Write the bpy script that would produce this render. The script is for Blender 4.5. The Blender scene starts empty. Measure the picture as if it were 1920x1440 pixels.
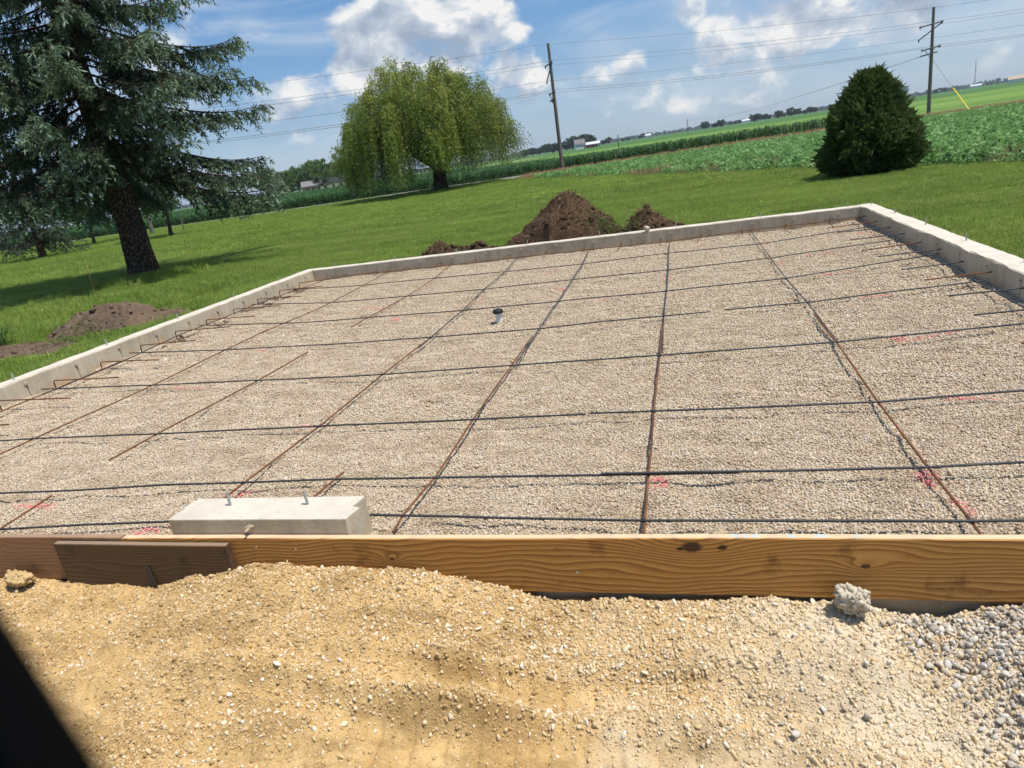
import bpy, math, random
import numpy as np
from mathutils import Matrix, Vector

# ---------------------------------------------------------------- camera
SC = bpy.context.scene
CAMH = 1.7
RV = np.array([0.96283839, 0.22885418, -0.14341548])
UV = np.array([0.05826439, 0.34250109, 0.93770905])
FV = np.array([-0.26371859, 0.91121829, -0.31643915])
FPX = 1258.459
cd = bpy.data.cameras.new('camera')
cam = bpy.data.objects.new('camera', cd)
SC.collection.objects.link(cam)
cd.sensor_width = 36.0
cd.lens = FPX / 1920 * 36
cd.clip_start = 0.02
cd.clip_end = 20000
m = Matrix.Identity(4)
for i in range(3):
    m[i][0] = RV[i]; m[i][1] = UV[i]; m[i][2] = -FV[i]
m[2][3] = CAMH
cam.matrix_world = m
cd.dof.use_dof = True
cd.dof.focus_distance = 7.0
cd.dof.aperture_fstop = 6.0
SC.camera = cam

# ---------------------------------------------------------------- sun, sky, exposure
SUN = Vector((0.37, -0.045, 0.925)).normalized()
elev = math.asin(SUN.z)
sl = bpy.data.lights.new('sun', 'SUN')
sl.energy = 5.0
sl.angle = math.radians(0.5)
sl.color = (1.0, 0.955, 0.88)
so = bpy.data.objects.new('sun', sl)
SC.collection.objects.link(so)
so.rotation_euler = SUN.to_track_quat('Z', 'Y').to_euler()
so.location = (6, -4, 30)

SC.view_settings.view_transform = 'Standard'
SC.view_settings.look = 'None'
SC.view_settings.exposure = 0.10
SC.view_settings.gamma = 1.0
SC.view_settings.use_curve_mapping = False
SC.cycles.use_denoising = True
SC.cycles.max_bounces = 4
SC.cycles.glossy_bounces = 2
SC.cycles.transmission_bounces = 2
SC.cycles.diffuse_bounces = 2
SC.cycles.transparent_max_bounces = 8
SC.cycles.use_adaptive_sampling = True
SC.cycles.adaptive_threshold = 0.03


def ray(px, py):
    d = FV + RV * (px - 960) / FPX - UV * (py - 720) / FPX
    return d / np.linalg.norm(d)


class NT:
    """small helper to write node trees"""
    def __init__(s, tree):
        s.t = tree; s.n = tree.nodes; s.l = tree.links

    def new(s, typ, ins=None, **kw):
        n = s.n.new(typ)
        for k, v in kw.items():
            setattr(n, k, v)
        if ins:
            for k, v in ins.items():
                s.put(n.inputs[k], v)
        return n

    def put(s, sock, v):
        if isinstance(v, bpy.types.NodeSocket):
            s.l.new(v, sock)
        elif isinstance(v, bpy.types.Node):
            s.l.new(v.outputs[0], sock)
        else:
            if sock.type == 'RGBA' and len(v) == 3:
                v = (*v, 1)
            sock.default_value = v

    def math(s, op, a, b=0.0, c=None, clamp=False):
        n = s.new('ShaderNodeMath', {0: a, 1: b}, operation=op, use_clamp=clamp)
        if c is not None:
            s.put(n.inputs[2], c)
        return n.outputs[0]

    def vmath(s, op, a, b=None):
        n = s.new('ShaderNodeVectorMath', {0: a}, operation=op)
        if b is not None:
            s.put(n.inputs[1], b)
        return n.outputs['Value'] if op in ('DOT_PRODUCT', 'LENGTH', 'DISTANCE') else n.outputs[0]

    def noise(s, vec, scale, detail=4.0, rough=0.55, dist=0.0):
        n = s.new('ShaderNodeTexNoise', {'Vector': vec, 'Scale': scale, 'Detail': detail, 'Roughness': rough, 'Distortion': dist})
        return n.outputs[0]

    def mapr(s, v, a, b, c=0.0, d=1.0, smooth=False):
        n = s.new('ShaderNodeMapRange', {0: v, 1: a, 2: b, 3: c, 4: d})
        if smooth:
            n.interpolation_type = 'SMOOTHSTEP'
        return n.outputs[0]

    def mix(s, f, a, b, mode='MIX'):
        n = s.new('ShaderNodeMix', data_type='RGBA', blend_type=mode, clamp_factor=True)
        s.put(n.inputs[0], f); s.put(n.inputs[6], a); s.put(n.inputs[7], b)
        return n.outputs[2]

    def ramp(s, f, stops, interp='LINEAR'):
        n = s.new('ShaderNodeValToRGB', {0: f})
        cr = n.color_ramp
        cr.interpolation = interp
        while len(cr.elements) < len(stops):
            cr.elements.new(0.5)
        for e, (p, c) in zip(cr.elements, stops):
            e.position = p
            e.color = (*c, 1) if len(c) == 3 else c
        return n.outputs[0]


world = bpy.data.worlds.new('World')
SC.world = world
world.use_nodes = True
world.cycles.sampling_method = 'NONE'
W = NT(world.node_tree)
W.n.clear()
sky = W.new('ShaderNodeTexSky', sky_type='NISHITA')
sky.sun_disc = False
sky.sun_elevation = elev
sky.sun_rotation = math.atan2(SUN.x, SUN.y)
sky.altitude = 200
sky.air_density = 1.0
sky.dust_density = 0.6
sky.ozone_density = 2.6
D = W.vmath('NORMALIZE', W.new('ShaderNodeTexCoord').outputs['Generated'])
# cloud banks: direction (from the photograph), angular radius, weight
BLOBS = [(682, 100, 74, 1.0), (760, 62, 88, 1.0), (845, 55, 92, 1.0), (920, 40, 62, .85), (785, 118, 84, .9),
         (700, 25, 50, .5), (930, 140, 50, .78), (990, 150, 50, .66),
         (1350, 80, 50, .95), (1335, 115, 46, .7), (1400, 92, 50, .75), (1490, 52, 56, .9), (1550, 45, 40, .95),
         (1300, 8, 38, .75), (1430, 3, 84, .75), (1640, 22, 50, .75), (1705, 15, 70, .78), (1630, 68, 30, .6),
         (1195, 158, 50, .66), (1125, 172, 46, .58), (1290, 172, 54, .55), (1060, 190, 40, .5),
         (600, 205, 80, .58), (520, 215, 70, .5), (1880, 45, 50, .55), (1800, 90, 66, .5), (1390, 145, 70, .56)]


def sky_field(vec, tag):
    tot = None
    for (x, y, r, w) in BLOBS:
        c = ray(x, y)
        dt = W.vmath('DOT_PRODUCT', vec, tuple(float(v) for v in c))
        a = r * .86 / FPX
        v = W.mapr(dt, math.cos(a * 1.55), math.cos(a * .15), 0.0, w, True)
        tot = v if tot is None else W.math('MAXIMUM', tot, v)
    return tot


Dn = W.vmath('MULTIPLY', D, (1.0, 1.0, 1.55))
warp = W.new('ShaderNodeTexNoise', {'Vector': Dn, 'Scale': 9.0, 'Detail': 3.0}).outputs[1]
warpv = W.vmath('SCALE', W.vmath('SUBTRACT', warp, (0.5, 0.5, 0.5)))
warpv.node.inputs[3].default_value = 0.055
Dw = W.vmath('ADD', Dn, warpv)
Db = W.vmath('NORMALIZE', W.vmath('ADD', D, W.vmath('MULTIPLY', warpv, (.9, .9, .5))))
field = sky_field(Db, 0)
n1 = W.noise(Dw, 11.0, 6.0, 0.58)
n2 = W.noise(W.vmath('ADD', Dw, (0.016, -0.004, 0.040)), 11.0, 4.0, 0.56)
big = W.noise(Dn, 3.2, 3.0, 0.5)
sepz = W.new('ShaderNodeSeparateXYZ', {0: D}).outputs[2]
# scattered cumulus all round the sky, outside the banks as well
scat = W.mapr(big, 0.52, 0.68, 0.0, 0.62, True)
field = W.math('MAXIMUM', field, scat)
dens = W.math('ADD', field, W.math('MULTIPLY', W.math('SUBTRACT', n1, 0.5), 2.2))
alpha = W.mapr(dens, 0.42, 0.92, 0.0, 1.0, True)
alpha = W.math('MULTIPLY', alpha, W.mapr(sepz, 0.0, 0.03, 0.0, 1.0, True))
lit = W.math('MULTIPLY', W.math('SUBTRACT', n1, n2), 4.5)
core = W.mapr(dens, 0.55, 1.25, 0.0, 0.42)
shade = W.math('ADD', W.math('SUBTRACT', 0.80, core), lit, clamp=True)
ccol = W.ramp(shade, [(0.0, (0.33, 0.40, 0.51)), (0.35, (0.44, 0.51, 0.61)), (0.68, (0.58, 0.63, 0.70)), (1.0, (0.85, 0.85, 0.84))])
nis = W.vmath('SCALE', sky.outputs[0]); nis.node.inputs[3].default_value = 0.075
grad = W.ramp(sepz, [(0.0, (0.46, 0.59, 0.71)), (0.06, (0.37, 0.54, 0.73)), (0.16, (0.19, 0.40, 0.71)), (0.30, (0.10, 0.29, 0.64)), (0.6, (0.065, 0.20, 0.50)), (1.0, (0.05, 0.15, 0.42))])
skyc = W.new('ShaderNodeBackground', {0: W.mix(0.72, nis, grad), 1: 1.0})
# thin high veil
veil = W.noise(W.vmath('MULTIPLY', D, (1.0, 1.0, 3.0)), 4.5, 4.0, 0.6, 0.6)
veila = W.math('MULTIPLY', W.mapr(veil, 0.40, 0.74, 0.0, 0.62, True), W.mapr(sepz, -0.02, 0.05, 0.3, 1.0))
cb = W.new('ShaderNodeBackground', {0: ccol, 1: 1.0})
vb = W.new('ShaderNodeBackground', {0: (0.62, 0.71, 0.81), 1: 0.95})
m1 = W.new('ShaderNodeMixShader', {0: veila, 1: skyc, 2: vb})
m2 = W.new('ShaderNodeMixShader', {0: alpha, 1: m1, 2: cb})
W.new('ShaderNodeOutputWorld', {0: m2})

# ---------------------------------------------------------------- helpers
HAZE = 0.00013
COL = SC.collection
C0 = np.array([0, 0, CAMH])
XL, XR, YB, HW, TW = -7.0153, 2.632, 11.6926, 0.212, 0.22
rng = np.random.default_rng(7)
random.seed(7)


def G(px, py, z=0.0):
    d = ray(px, py)
    return C0 + d * ((z - CAMH) / d[2])


def at_dist(px, py, dist):
    """point on the pixel's ray at a horizontal distance"""
    d = ray(px, py)
    return C0 + d * (dist / math.hypot(d[0], d[1]))


def npmesh(name, V, F, mats=None, smooth=False, tint=None, fmat=None):
    me = bpy.data.meshes.new(name)
    V = np.asarray(V, np.float32)
    F = np.asarray(F, np.int32)
    k = F.shape[1]
    me.vertices.add(len(V)); me.vertices.foreach_set('co', V.ravel())
    me.loops.add(F.size); me.loops.foreach_set('vertex_index', F.ravel())
    me.polygons.add(len(F))
    me.polygons.foreach_set('loop_start', np.arange(0, F.size, k, dtype=np.int32))
    if smooth:
        me.polygons.foreach_set('use_smooth', np.ones(len(F), bool))
    if fmat is not None:
        me.polygons.foreach_set('material_index', np.asarray(fmat, np.int32))
    if tint is not None:
        a = me.attributes.new('tint', 'FLOAT', 'POINT')
        a.data.foreach_set('value', np.asarray(tint, np.float32))
    me.update(calc_edges=True)
    for mt in (mats if isinstance(mats, (list, tuple)) else [mats] if mats else []):
        me.materials.append(mt)
    return me


def link(name, me, parent=None, loc=None):
    o = bpy.data.objects.new(name, me)
    COL.objects.link(o)
    if parent is not None:
        o.parent = parent
    if loc is not None:
        o.location = tuple(float(v) for v in loc)
    return o


def thing(name, label, cat, loc=(0, 0, 0), group=None):
    o = bpy.data.objects.new(name, None)
    COL.objects.link(o)
    o.empty_display_size = 0.2
    o.location = tuple(float(v) for v in loc)
    tag(o, label, cat, group)
    return o


def tag(o, label, cat=None, group=None, kind=None):
    o['label'] = label
    if cat: o['category'] = cat
    if group: o['group'] = group
    if kind: o['kind'] = kind
    return o


def structure(o, label=None):
    o['kind'] = 'structure'
    if label: o['label'] = label
    return o


class MB:
    """collects mixed polygons"""
    def __init__(s): s.v = []; s.f = []; s.mi = []

    def add(s, V, F, mi=0):
        b = len(s.v)
        s.v += [tuple(map(float, p)) for p in V]
        s.f += [tuple(b + i for i in f) for f in F]
        s.mi += [mi] * len(F)
        return s

    def box(s, x0, x1, y0, y1, z0, z1, mi=0):
        return s.add([(x0, y0, z0), (x1, y0, z0), (x1, y1, z0), (x0, y1, z0), (x0, y0, z1), (x1, y0, z1), (x1, y1, z1), (x0, y1, z1)],
                     [(0, 3, 2, 1), (4, 5, 6, 7), (0, 1, 5, 4), (1, 2, 6, 5), (2, 3, 7, 6), (3, 0, 4, 7)], mi)

    def prism(s, pts, z0, z1, mi=0):
        n = len(pts)
        V = [(x, y, z0) for x, y in pts] + [(x, y, z1) for x, y in pts]
        F = [tuple(reversed(range(n))), tuple(range(n, 2 * n))] + [(i, (i + 1) % n, n + (i + 1) % n, n + i) for i in range(n)]
        return s.add(V, F, mi)

    def tube(s, P, R, sides=8, mi=0, cap=True):
        V, F = tube(P, R, sides)
        F = [tuple(f) for f in F]
        if cap:
            n = len(P)
            F += [tuple(reversed(range(sides))), tuple(range((n - 1) * sides, n * sides))]
        return s.add(V, F, mi)

    def mesh(s, name, mats, smooth=False, bevel=0.0):
        me = bpy.data.meshes.new(name)
        me.from_pydata(s.v, [], s.f)
        for mt in (mats if isinstance(mats, (list, tuple)) else [mats]):
            me.materials.append(mt)
        me.polygons.foreach_set('material_index', s.mi)
        if smooth:
            me.polygons.foreach_set('use_smooth', np.ones(len(s.f), bool))
        me.update()
        return me

    def obj(s, name, mats, parent=None, loc=None, smooth=False):
        return link(name, s.mesh(name, mats, smooth), parent, loc)


def tube(P, R, sides=8):
    P = np.asarray(P, float)
    n = len(P)
    R = np.broadcast_to(np.asarray(R, float), (n,))
    T = np.gradient(P, axis=0)
    T /= np.linalg.norm(T, axis=1)[:, None] + 1e-9
    up = np.tile(np.array([0, 0, 1.0]), (n, 1))
    flat = np.abs(T[:, 2]) > 0.95
    if flat.mean() > .5:
        up[:] = (1, 0, 0)
    else:
        up[flat] = (0.3, 0.9, 0.1)
    A = np.cross(T, up); A /= np.linalg.norm(A, axis=1)[:, None] + 1e-9
    B = np.cross(A, T)
    th = np.arange(sides) / sides * 2 * np.pi
    V = P[:, None] + R[:, None, None] * (A[:, None] * np.cos(th)[None, :, None] + B[:, None] * np.sin(th)[None, :, None])
    i = np.arange(n - 1)[:, None] * sides; j = np.arange(sides)[None]
    j2 = (j + 1) % sides
    F = np.stack([i + j, i + sides + j, i + sides + j2, i + j2], -1).reshape(-1, 4)
    return V.reshape(-1, 3), F[:, ::-1]


def resample(P, step):
    P = np.asarray(P, float)
    s = np.concatenate([[0], np.cumsum(np.linalg.norm(np.diff(P, axis=0), axis=1))])
    n = max(2, int(s[-1] / step) + 1)
    t = np.linspace(0, s[-1], n)
    return np.stack([np.interp(t, s, P[:, k]) for k in range(3)], 1)


def _h(ix, iy, seed):
    v = (ix.astype(np.int64) * 374761393 + iy.astype(np.int64) * 668265263 + seed * 974634777) & 0x7fffffff
    v = (v ^ (v >> 13)) * 1274126177 & 0x7fffffff
    v = v ^ (v >> 16)
    return (v & 0xffff) / 65535.0


def vnoise(x, y, seed=0):
    x = np.asarray(x, float); y = np.asarray(y, float)
    ix = np.floor(x); iy = np.floor(y)
    fx = x - ix; fy = y - iy
    fx = fx * fx * (3 - 2 * fx); fy = fy * fy * (3 - 2 * fy)
    a = _h(ix, iy, seed); b = _h(ix + 1, iy, seed); c = _h(ix, iy + 1, seed); d = _h(ix + 1, iy + 1, seed)
    return (a * (1 - fx) + b * fx) * (1 - fy) + (c * (1 - fx) + d * fx) * fy - 0.5


def fbm(x, y, oct=4, seed=0, gain=.5):
    t = 0; a = 1
    for k in range(oct):
        t = t + a * vnoise(np.asarray(x) * 2 ** k + 17.3 * k, np.asarray(y) * 2 ** k - 9.1 * k, seed + k)
        a *= gain
    return t


def grid(xs, ys, zfun):
    X, Y = np.meshgrid(xs, ys)
    Z = zfun(X, Y)
    V = np.stack([X, Y, Z], -1).reshape(-1, 3)
    nx, ny = len(xs), len(ys)
    i = (np.arange(ny - 1)[:, None] * nx + np.arange(nx - 1)[None]).reshape(-1)
    F = np.stack([i, i + 1, i + nx + 1, i + nx], 1)
    return V, F


def ico(sub=1):
    import bmesh
    bm = bmesh.new()
    bmesh.ops.create_icosphere(bm, subdivisions=sub, radius=1)
    V = np.array([v.co[:] for v in bm.verts]); F = np.array([[v.index for v in f.verts] for f in bm.faces])
    bm.free()
    return V, F


def stone_mesh(name, mat, sub, seed, rough=.25, flat=(1, 1, .7), facet=False):
    r = np.random.default_rng(seed)
    V, F = ico(sub)
    d = np.zeros(len(V))
    for k in range(7):
        n = r.normal(size=3); n /= np.linalg.norm(n)
        c = r.uniform(.55, .95)
        if facet:
            dd = V @ n
            V = V - np.maximum(dd - c * .8, 0)[:, None] * n
        else:
            d += rough * .4 * np.sin(3 * (V @ n) * r.uniform(.6, 1.4) + r.uniform(0, 6))
    V = V * (1 + d)[:, None] * np.array(flat) * r.uniform(.85, 1.15, 3)
    return npmesh(name, V, F, mat, smooth=not facet)


# ---------------------------------------------------------------- materials
MATS = {}


def mat(name, fn, rough=0.9, spec=0.25):
    if name in MATS: return MATS[name]
    mt = bpy.data.materials.new(name)
    mt.use_nodes = True
    T = NT(mt.node_tree)
    b = T.n['Principled BSDF']
    b.inputs['Roughness'].default_value = rough
    b.inputs['Specular IOR Level'].default_value = spec
    fn(T, b)
    MATS[name] = mt
    return mt


def pos(T): return T.new('ShaderNodeNewGeometry').outputs['Position']
def objc(T): return T.new('ShaderNodeTexCoord').outputs['Object']
def rnd(T): return T.new('ShaderNodeObjectInfo').outputs['Random']
def tintat(T): return T.new('ShaderNodeAttribute', attribute_name='tint').outputs['Fac']


def bump(T, b, h, strength=.5, dist=.01):
    n = T.new('ShaderNodeBump', {'Height': h, 'Strength': strength, 'Distance': dist})
    T.l.new(n.outputs[0], b.inputs['Normal'])


def plain(name, c, rough=.8, spec=.25, var=.18, scale=6.0):
    def fn(T, b):
        n = T.noise(objc(T), scale, 5)
        k = T.mapr(n, .25, .75, 1 - var, 1 + var)
        v = T.vmath('SCALE', tuple(c)); T.put(v.node.inputs[3], k)
        T.l.new(v, b.inputs['Base Color'])
    return mat(name, fn, rough, spec)


PINK = [(-4.95, 5.45, .32, .045), (1.69, 5.4, .34, .05), (1.54, 4.16, .16, .035), (1.05, 3.2, .06, .10), (-0.24, 3.19, .045, .12), (-0.98, 7.6, .12, .05),
        (-1.61, 8.51, .07, .14), (-0.26, 8.63, .06, .22), (-2.76, 8.15, .22, .05), (-3.62, 7.67, .14, .1), (1.06, 10.48, .07, .2), (1.07, 8.79, .05, .18),
        (1.5, 9.17, .35, .07), (1.52, 7.97, .3, .06), (1.65, 6.75, .22, .05), (-2.78, 3.16, .12, .07), (-4.25, 3.02, .2, .05), (-3.04, 2.71, .1, .04),
        (-5.14, 8.06, .18, .07), (-4.28, 8.48, .3, .06), (2.42, 10.4, .12, .3), (-2.85, 4.19, .22, .04), (1.1, 2.94, .05, .1), (-4.9, 6.66, .14, .05), (-2.0, 9.9, .2, .08), (0.2, 10.9, .15, .1)]


def paint_amount(x, y):
    """marker paint sprayed on the pebbles: 0..1 for each pebble"""
    wx = x + .10 * fbm(x * 6, y * 6, 3, 131); wy = y + .10 * fbm(x * 6 + 9, y * 6, 3, 137)
    tot = np.full(len(x), 9.0)
    for (px, py, a, c) in PINK:
        tot = np.minimum(tot, np.hypot((wx - px) / a, (wy - py) / c))
    return np.clip((1.0 - tot) / .5, 0, 1) * (rng.uniform(size=len(x)) < .62) * rng.uniform(.45, 1, len(x))


def _gravel_bed(T, b):
    P = pos(T)
    v = T.new('ShaderNodeTexVoronoi', {'Vector': P, 'Scale': 62.0})
    col = T.ramp(T.new('ShaderNodeSeparateColor', {0: v.outputs['Color']}).outputs[0],
                 [(0, (.34, .25, .16)), (.3, (.54, .42, .28)), (.55, (.68, .57, .42)), (.8, (.58, .47, .33)), (1, (.76, .69, .57))])
    big = T.noise(P, 1.3, 4)
    col = T.mix(T.mapr(big, .3, .7, 0, .4), col, (.46, .34, .22))
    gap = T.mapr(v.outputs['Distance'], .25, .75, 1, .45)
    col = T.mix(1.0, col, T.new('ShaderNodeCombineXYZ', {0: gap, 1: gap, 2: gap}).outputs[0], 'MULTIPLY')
    T.l.new(col, b.inputs['Base Color'])
    h = T.math('SUBTRACT', 1.0, v.outputs['Distance'])
    bump(T, b, T.math('ADD', h, T.noise(P, 9.0, 3)), 1.0, .012)


def _pebble(T, b):
    r = rnd(T)
    col = T.ramp(r, [(0, (.40, .30, .20)), (.12, (.50, .385, .26)), (.3, (.60, .475, .33)), (.5, (.66, .545, .40)), (.68, (.56, .45, .32)), (.8, (.68, .595, .47)), (.94, (.54, .48, .40)), (1, (.74, .68, .58))])
    col = T.mix(T.mapr(T.noise(T.vmath('MULTIPLY', pos(T), (1, 1.7, 1)), 2.7, 6, .66), .47, .66, 0, .72), col, (.36, .26, .16))  # soft dark patches: shade of footprints put into the pebble colour
    n = T.noise(objc(T), 2.5, 4)
    col = T.mix(T.mapr(n, .3, .7, 0, .25), col, (.35, .27, .19))
    pa = T.new('ShaderNodeAttribute', attribute_type='INSTANCER', attribute_name='paint').outputs['Fac']
    col = T.mix(pa, col, (.82, .17, .20))
    T.l.new(col, b.inputs['Base Color'])


def _sand(T, b):
    P = pos(T)
    n = T.noise(P, 3.5, 6, .6)
    f = T.noise(P, 90, 5, .7)
    col = T.ramp(T.math('ADD', T.math('MULTIPLY', n, .55), T.math('MULTIPLY', f, .45)),
                 [(.30, (.30, .185, .075)), (.45, (.53, .345, .145)), (.58, (.67, .465, .215)), (.72, (.75, .57, .31))])
    X = T.new('ShaderNodeSeparateXYZ', {0: P})
    # pale lime dust on the right hand part of the yard
    d = T.math('ADD', T.mapr(X.outputs[0], -.9, .5, -.25, .62), T.mapr(T.noise(P, 2.2, 5, .6), .3, .7, -.3, .45))
    col = T.mix(T.mapr(d, .15, .75, 0, .85), col, (.70, .61, .46))
    dark_patch = T.mapr(T.noise(T.vmath('MULTIPLY', P, (1, 2.0, 1)), 2.6, 8, .72), .49, .60, 0, .48)  # irregular patches of darker brown sand
    col = T.mix(T.math('MULTIPLY', dark_patch, T.mapr(X.outputs[0], .0, .9, 1, .2)), col, (.22, .135, .046))
    T.l.new(col, b.inputs['Base Color'])
    bump(T, b, T.math('ADD', f, T.math('MULTIPLY', T.noise(P, 240, 3, .7), .6)), .8, .009)


def _sandpeb(T, b):
    r = rnd(T)
    col = T.ramp(r, [(0, (.31, .20, .085)), (.3, (.51, .34, .155)), (.6, (.64, .455, .235)), (.86, (.68, .53, .32)), (.965, (.72, .62, .46)), (1, (.80, .77, .70))])
    dark_patch = T.mapr(T.noise(T.vmath('MULTIPLY', pos(T), (1, 2.0, 1)), 2.6, 8, .72), .49, .60, 0, .4)  # pebbles follow the same darker brown patches
    n = T.noise(objc(T), 2.2, 4)
    col = T.mix(T.mapr(n, .35, .7, 0, .45), col, (.50, .36, .17))
    col = T.mix(dark_patch, col, (.34, .22, .085))
    XX = T.new('ShaderNodeSeparateXYZ', {0: pos(T)}).outputs[0]
    col = T.mix(T.mapr(T.math('ADD', XX, T.math('MULTIPLY', T.noise(pos(T), 2.5, 4), 1.2)), -.1, .9, 0, .6), col, (.72, .63, .48))
    T.l.new(col, b.inputs['Base Color'])


def _greystone(T, b):
    r = rnd(T)
    col = T.ramp(r, [(0, (.28, .24, .19)), (.25, (.44, .39, .32)), (.5, (.57, .52, .45)), (.66, (.56, .43, .28)), (.85, (.66, .62, .55)), (1, (.36, .34, .32))])
    n = T.noise(objc(T), 2.0, 5)
    col = T.mix(T.mapr(n, .35, .7, 0, .3), col, (.62, .56, .47))
    T.l.new(col, b.inputs['Base Color'])


def _concrete(T, b):
    P = pos(T)
    n = T.noise(P, 2.0, 6, .6)
    st = T.noise(T.vmath('MULTIPLY', P, (5, 5, .8)), 3.0, 5, .6)
    f = T.noise(P, 60, 4)
    k = T.math('ADD', T.math('MULTIPLY', n, .5), T.math('ADD', T.math('MULTIPLY', st, .35), T.math('MULTIPLY', f, .15)))
    col = T.ramp(k, [(.32, (.30, .245, .17)), (.5, (.46, .395, .295)), (.66, (.58, .51, .40))])
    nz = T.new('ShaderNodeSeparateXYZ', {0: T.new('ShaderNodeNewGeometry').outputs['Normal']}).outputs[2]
    z = T.new('ShaderNodeSeparateXYZ', {0: P}).outputs[2]
    # rust bleeding and gravel dust on the lower edge of the walls; tops kept paler than faces, shade put into the colour
    low = T.math('MULTIPLY', T.mapr(z, .02, .10, 1, 0), T.mapr(T.noise(P, 3.0, 3), .45, .65, 0, .6))
    col = T.mix(low, col, (.50, .31, .15))
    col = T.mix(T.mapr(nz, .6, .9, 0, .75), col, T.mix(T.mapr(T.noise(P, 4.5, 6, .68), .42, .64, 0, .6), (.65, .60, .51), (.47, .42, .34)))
    pit = T.new('ShaderNodeTexVoronoi', {'Vector': P, 'Scale': 26.0}).outputs['Distance']
    pm = T.math('MULTIPLY', T.mapr(pit, .10, .16, 1, 0), T.mapr(T.noise(P, 5, 2), .5, .6, 0, .55))
    col = T.mix(pm, col, (.24, .21, .17))
    T.l.new(col, b.inputs['Base Color'])
    bump(T, b, T.math('SUBTRACT', f, T.math('MULTIPLY', pm, 2.0)), .35, .004)


def _rebar(rust):
    def fn(T, b):
        P = pos(T)
        n = T.noise(P, 2.2, 6, .65)
        f = T.noise(P, 55, 4)
        k = T.math('ADD', T.math('MULTIPLY', n, .7), T.math('MULTIPLY', f, .3))
        if rust:
            col = T.ramp(k, [(.28, (.05, .028, .016)), (.45, (.125, .052, .02)), (.6, (.21, .085, .028)), (.75, (.12, .07, .045))])
        else:
            col = T.ramp(k, [(.30, (.028, .031, .036)), (.5, (.05, .054, .061)), (.62, (.075, .072, .07)), (.74, (.13, .075, .045))])
        T.l.new(col, b.inputs['Base Color'])
        b.inputs['Metallic'].default_value = .25 if not rust else .0
        bump(T, b, f, .4, .002)
    return mat('rust_steel' if rust else 'mill_steel', fn, .62 if not rust else .85, .4)


def _wood(name, c1, c2, c3, knots, fine=1.0, weather=0.0):
    def fn(T, b):
        P = objc(T)
        X = T.new('ShaderNodeSeparateXYZ', {0: P})
        # growth-ring coordinate across the face, pulled around knots
        low = T.noise(T.vmath('MULTIPLY', P, (.75, 1, 2.6)), 1.3, 2, .45)
        r = T.math('ADD', X.outputs[2], T.math('MULTIPLY', T.math('SUBTRACT', low, .5), .26))
        kmask = None
        for (kx, kz, s, str_) in knots:
            q = T.vmath('MULTIPLY', T.vmath('SUBTRACT', P, (kx, 0, kz)), (1 / (s * 5.0), 0, 1 / (s * 2.2)))
            L = T.vmath('LENGTH', q)
            g = T.math('EXPONENT', T.math('MULTIPLY', T.math('MULTIPLY', L, L), -1.0))
            r = T.math('ADD', r, T.math('MULTIPLY', g, str_))
            kk = T.vmath('LENGTH', T.vmath('MULTIPLY', T.vmath('SUBTRACT', P, (kx, 0, kz)), (1 / (s * 1.3), 0, 1 / (s * .8))))
            kv = T.mapr(T.math('ADD', kk, T.math('MULTIPLY', T.math('SUBTRACT', T.noise(P, 40, 4), .5), .9)), .55, 1.0, 1, 0, True)
            kmask = kv if kmask is None else T.math('MAXIMUM', kmask, kv)
        r2 = T.math('ADD', T.math('MULTIPLY', r, 48.0 * fine), T.math('MULTIPLY', T.noise(T.vmath('MULTIPLY', P, (.7, 2, 5)), 3, 3), .9))
        saw = T.math('FRACT', r2)
        band = T.math('POWER', saw, 1.7)
        band = T.math('MULTIPLY', band, T.mapr(saw, .9, 1.0, 1, .2))
        grain = T.noise(T.vmath('MULTIPLY', P, (3, 40, 40)), 9, 4, .6)
        big = T.noise(T.vmath('MULTIPLY', P, (1.0, 1, 4)), 2.3, 4, .6)
        col = T.mix(band, c1, c2)
        col = T.mix(T.mapr(big, .35, .7, 0, .35), col, c3)
        col = T.mix(T.mapr(grain, .3, .7, 0, .28), col, tuple(v * .6 for v in c2))
        stain = T.mapr(T.noise(P, 6.0, 5, .65), .60, .72, 0, .55)
        col = T.mix(stain, col, tuple(v * .35 for v in c2))
        if kmask is not None:
            col = T.mix(T.math('MULTIPLY', kmask, .95), col, (.055, .026, .014))
        if weather:
            col = T.mix(weather, col, (.16, .115, .07))
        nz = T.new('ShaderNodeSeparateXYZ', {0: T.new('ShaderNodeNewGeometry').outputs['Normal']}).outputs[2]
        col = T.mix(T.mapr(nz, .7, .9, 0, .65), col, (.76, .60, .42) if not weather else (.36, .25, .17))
        if knots:                                     # blue chalk strokes on the upper edge
            stroke = None
            for (cx_, w_) in ((.13, .05), (.20, .02), (.34, .015), (.44, .03), (.585, .018)):
                q = T.mapr(T.math('ABSOLUTE', T.math('SUBTRACT', X.outputs[0], cx_)), w_ * .6, w_, 1, 0)
                stroke = q if stroke is None else T.math('MAXIMUM', stroke, q)
            q = T.math('MULTIPLY', T.math('MULTIPLY', stroke, T.mapr(nz, .7, .9, 0, .6)), T.mapr(T.noise(P, 45, 3), .42, .56, 0, 1))
            col = T.mix(q, col, (.25, .55, .72))
        T.l.new(col, b.inputs['Base Color'])
        bump(T, b, T.math('ADD', band, T.math('MULTIPLY', grain, .6)), .45, .003)
    return mat(name, fn, .72, .3)


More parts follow.
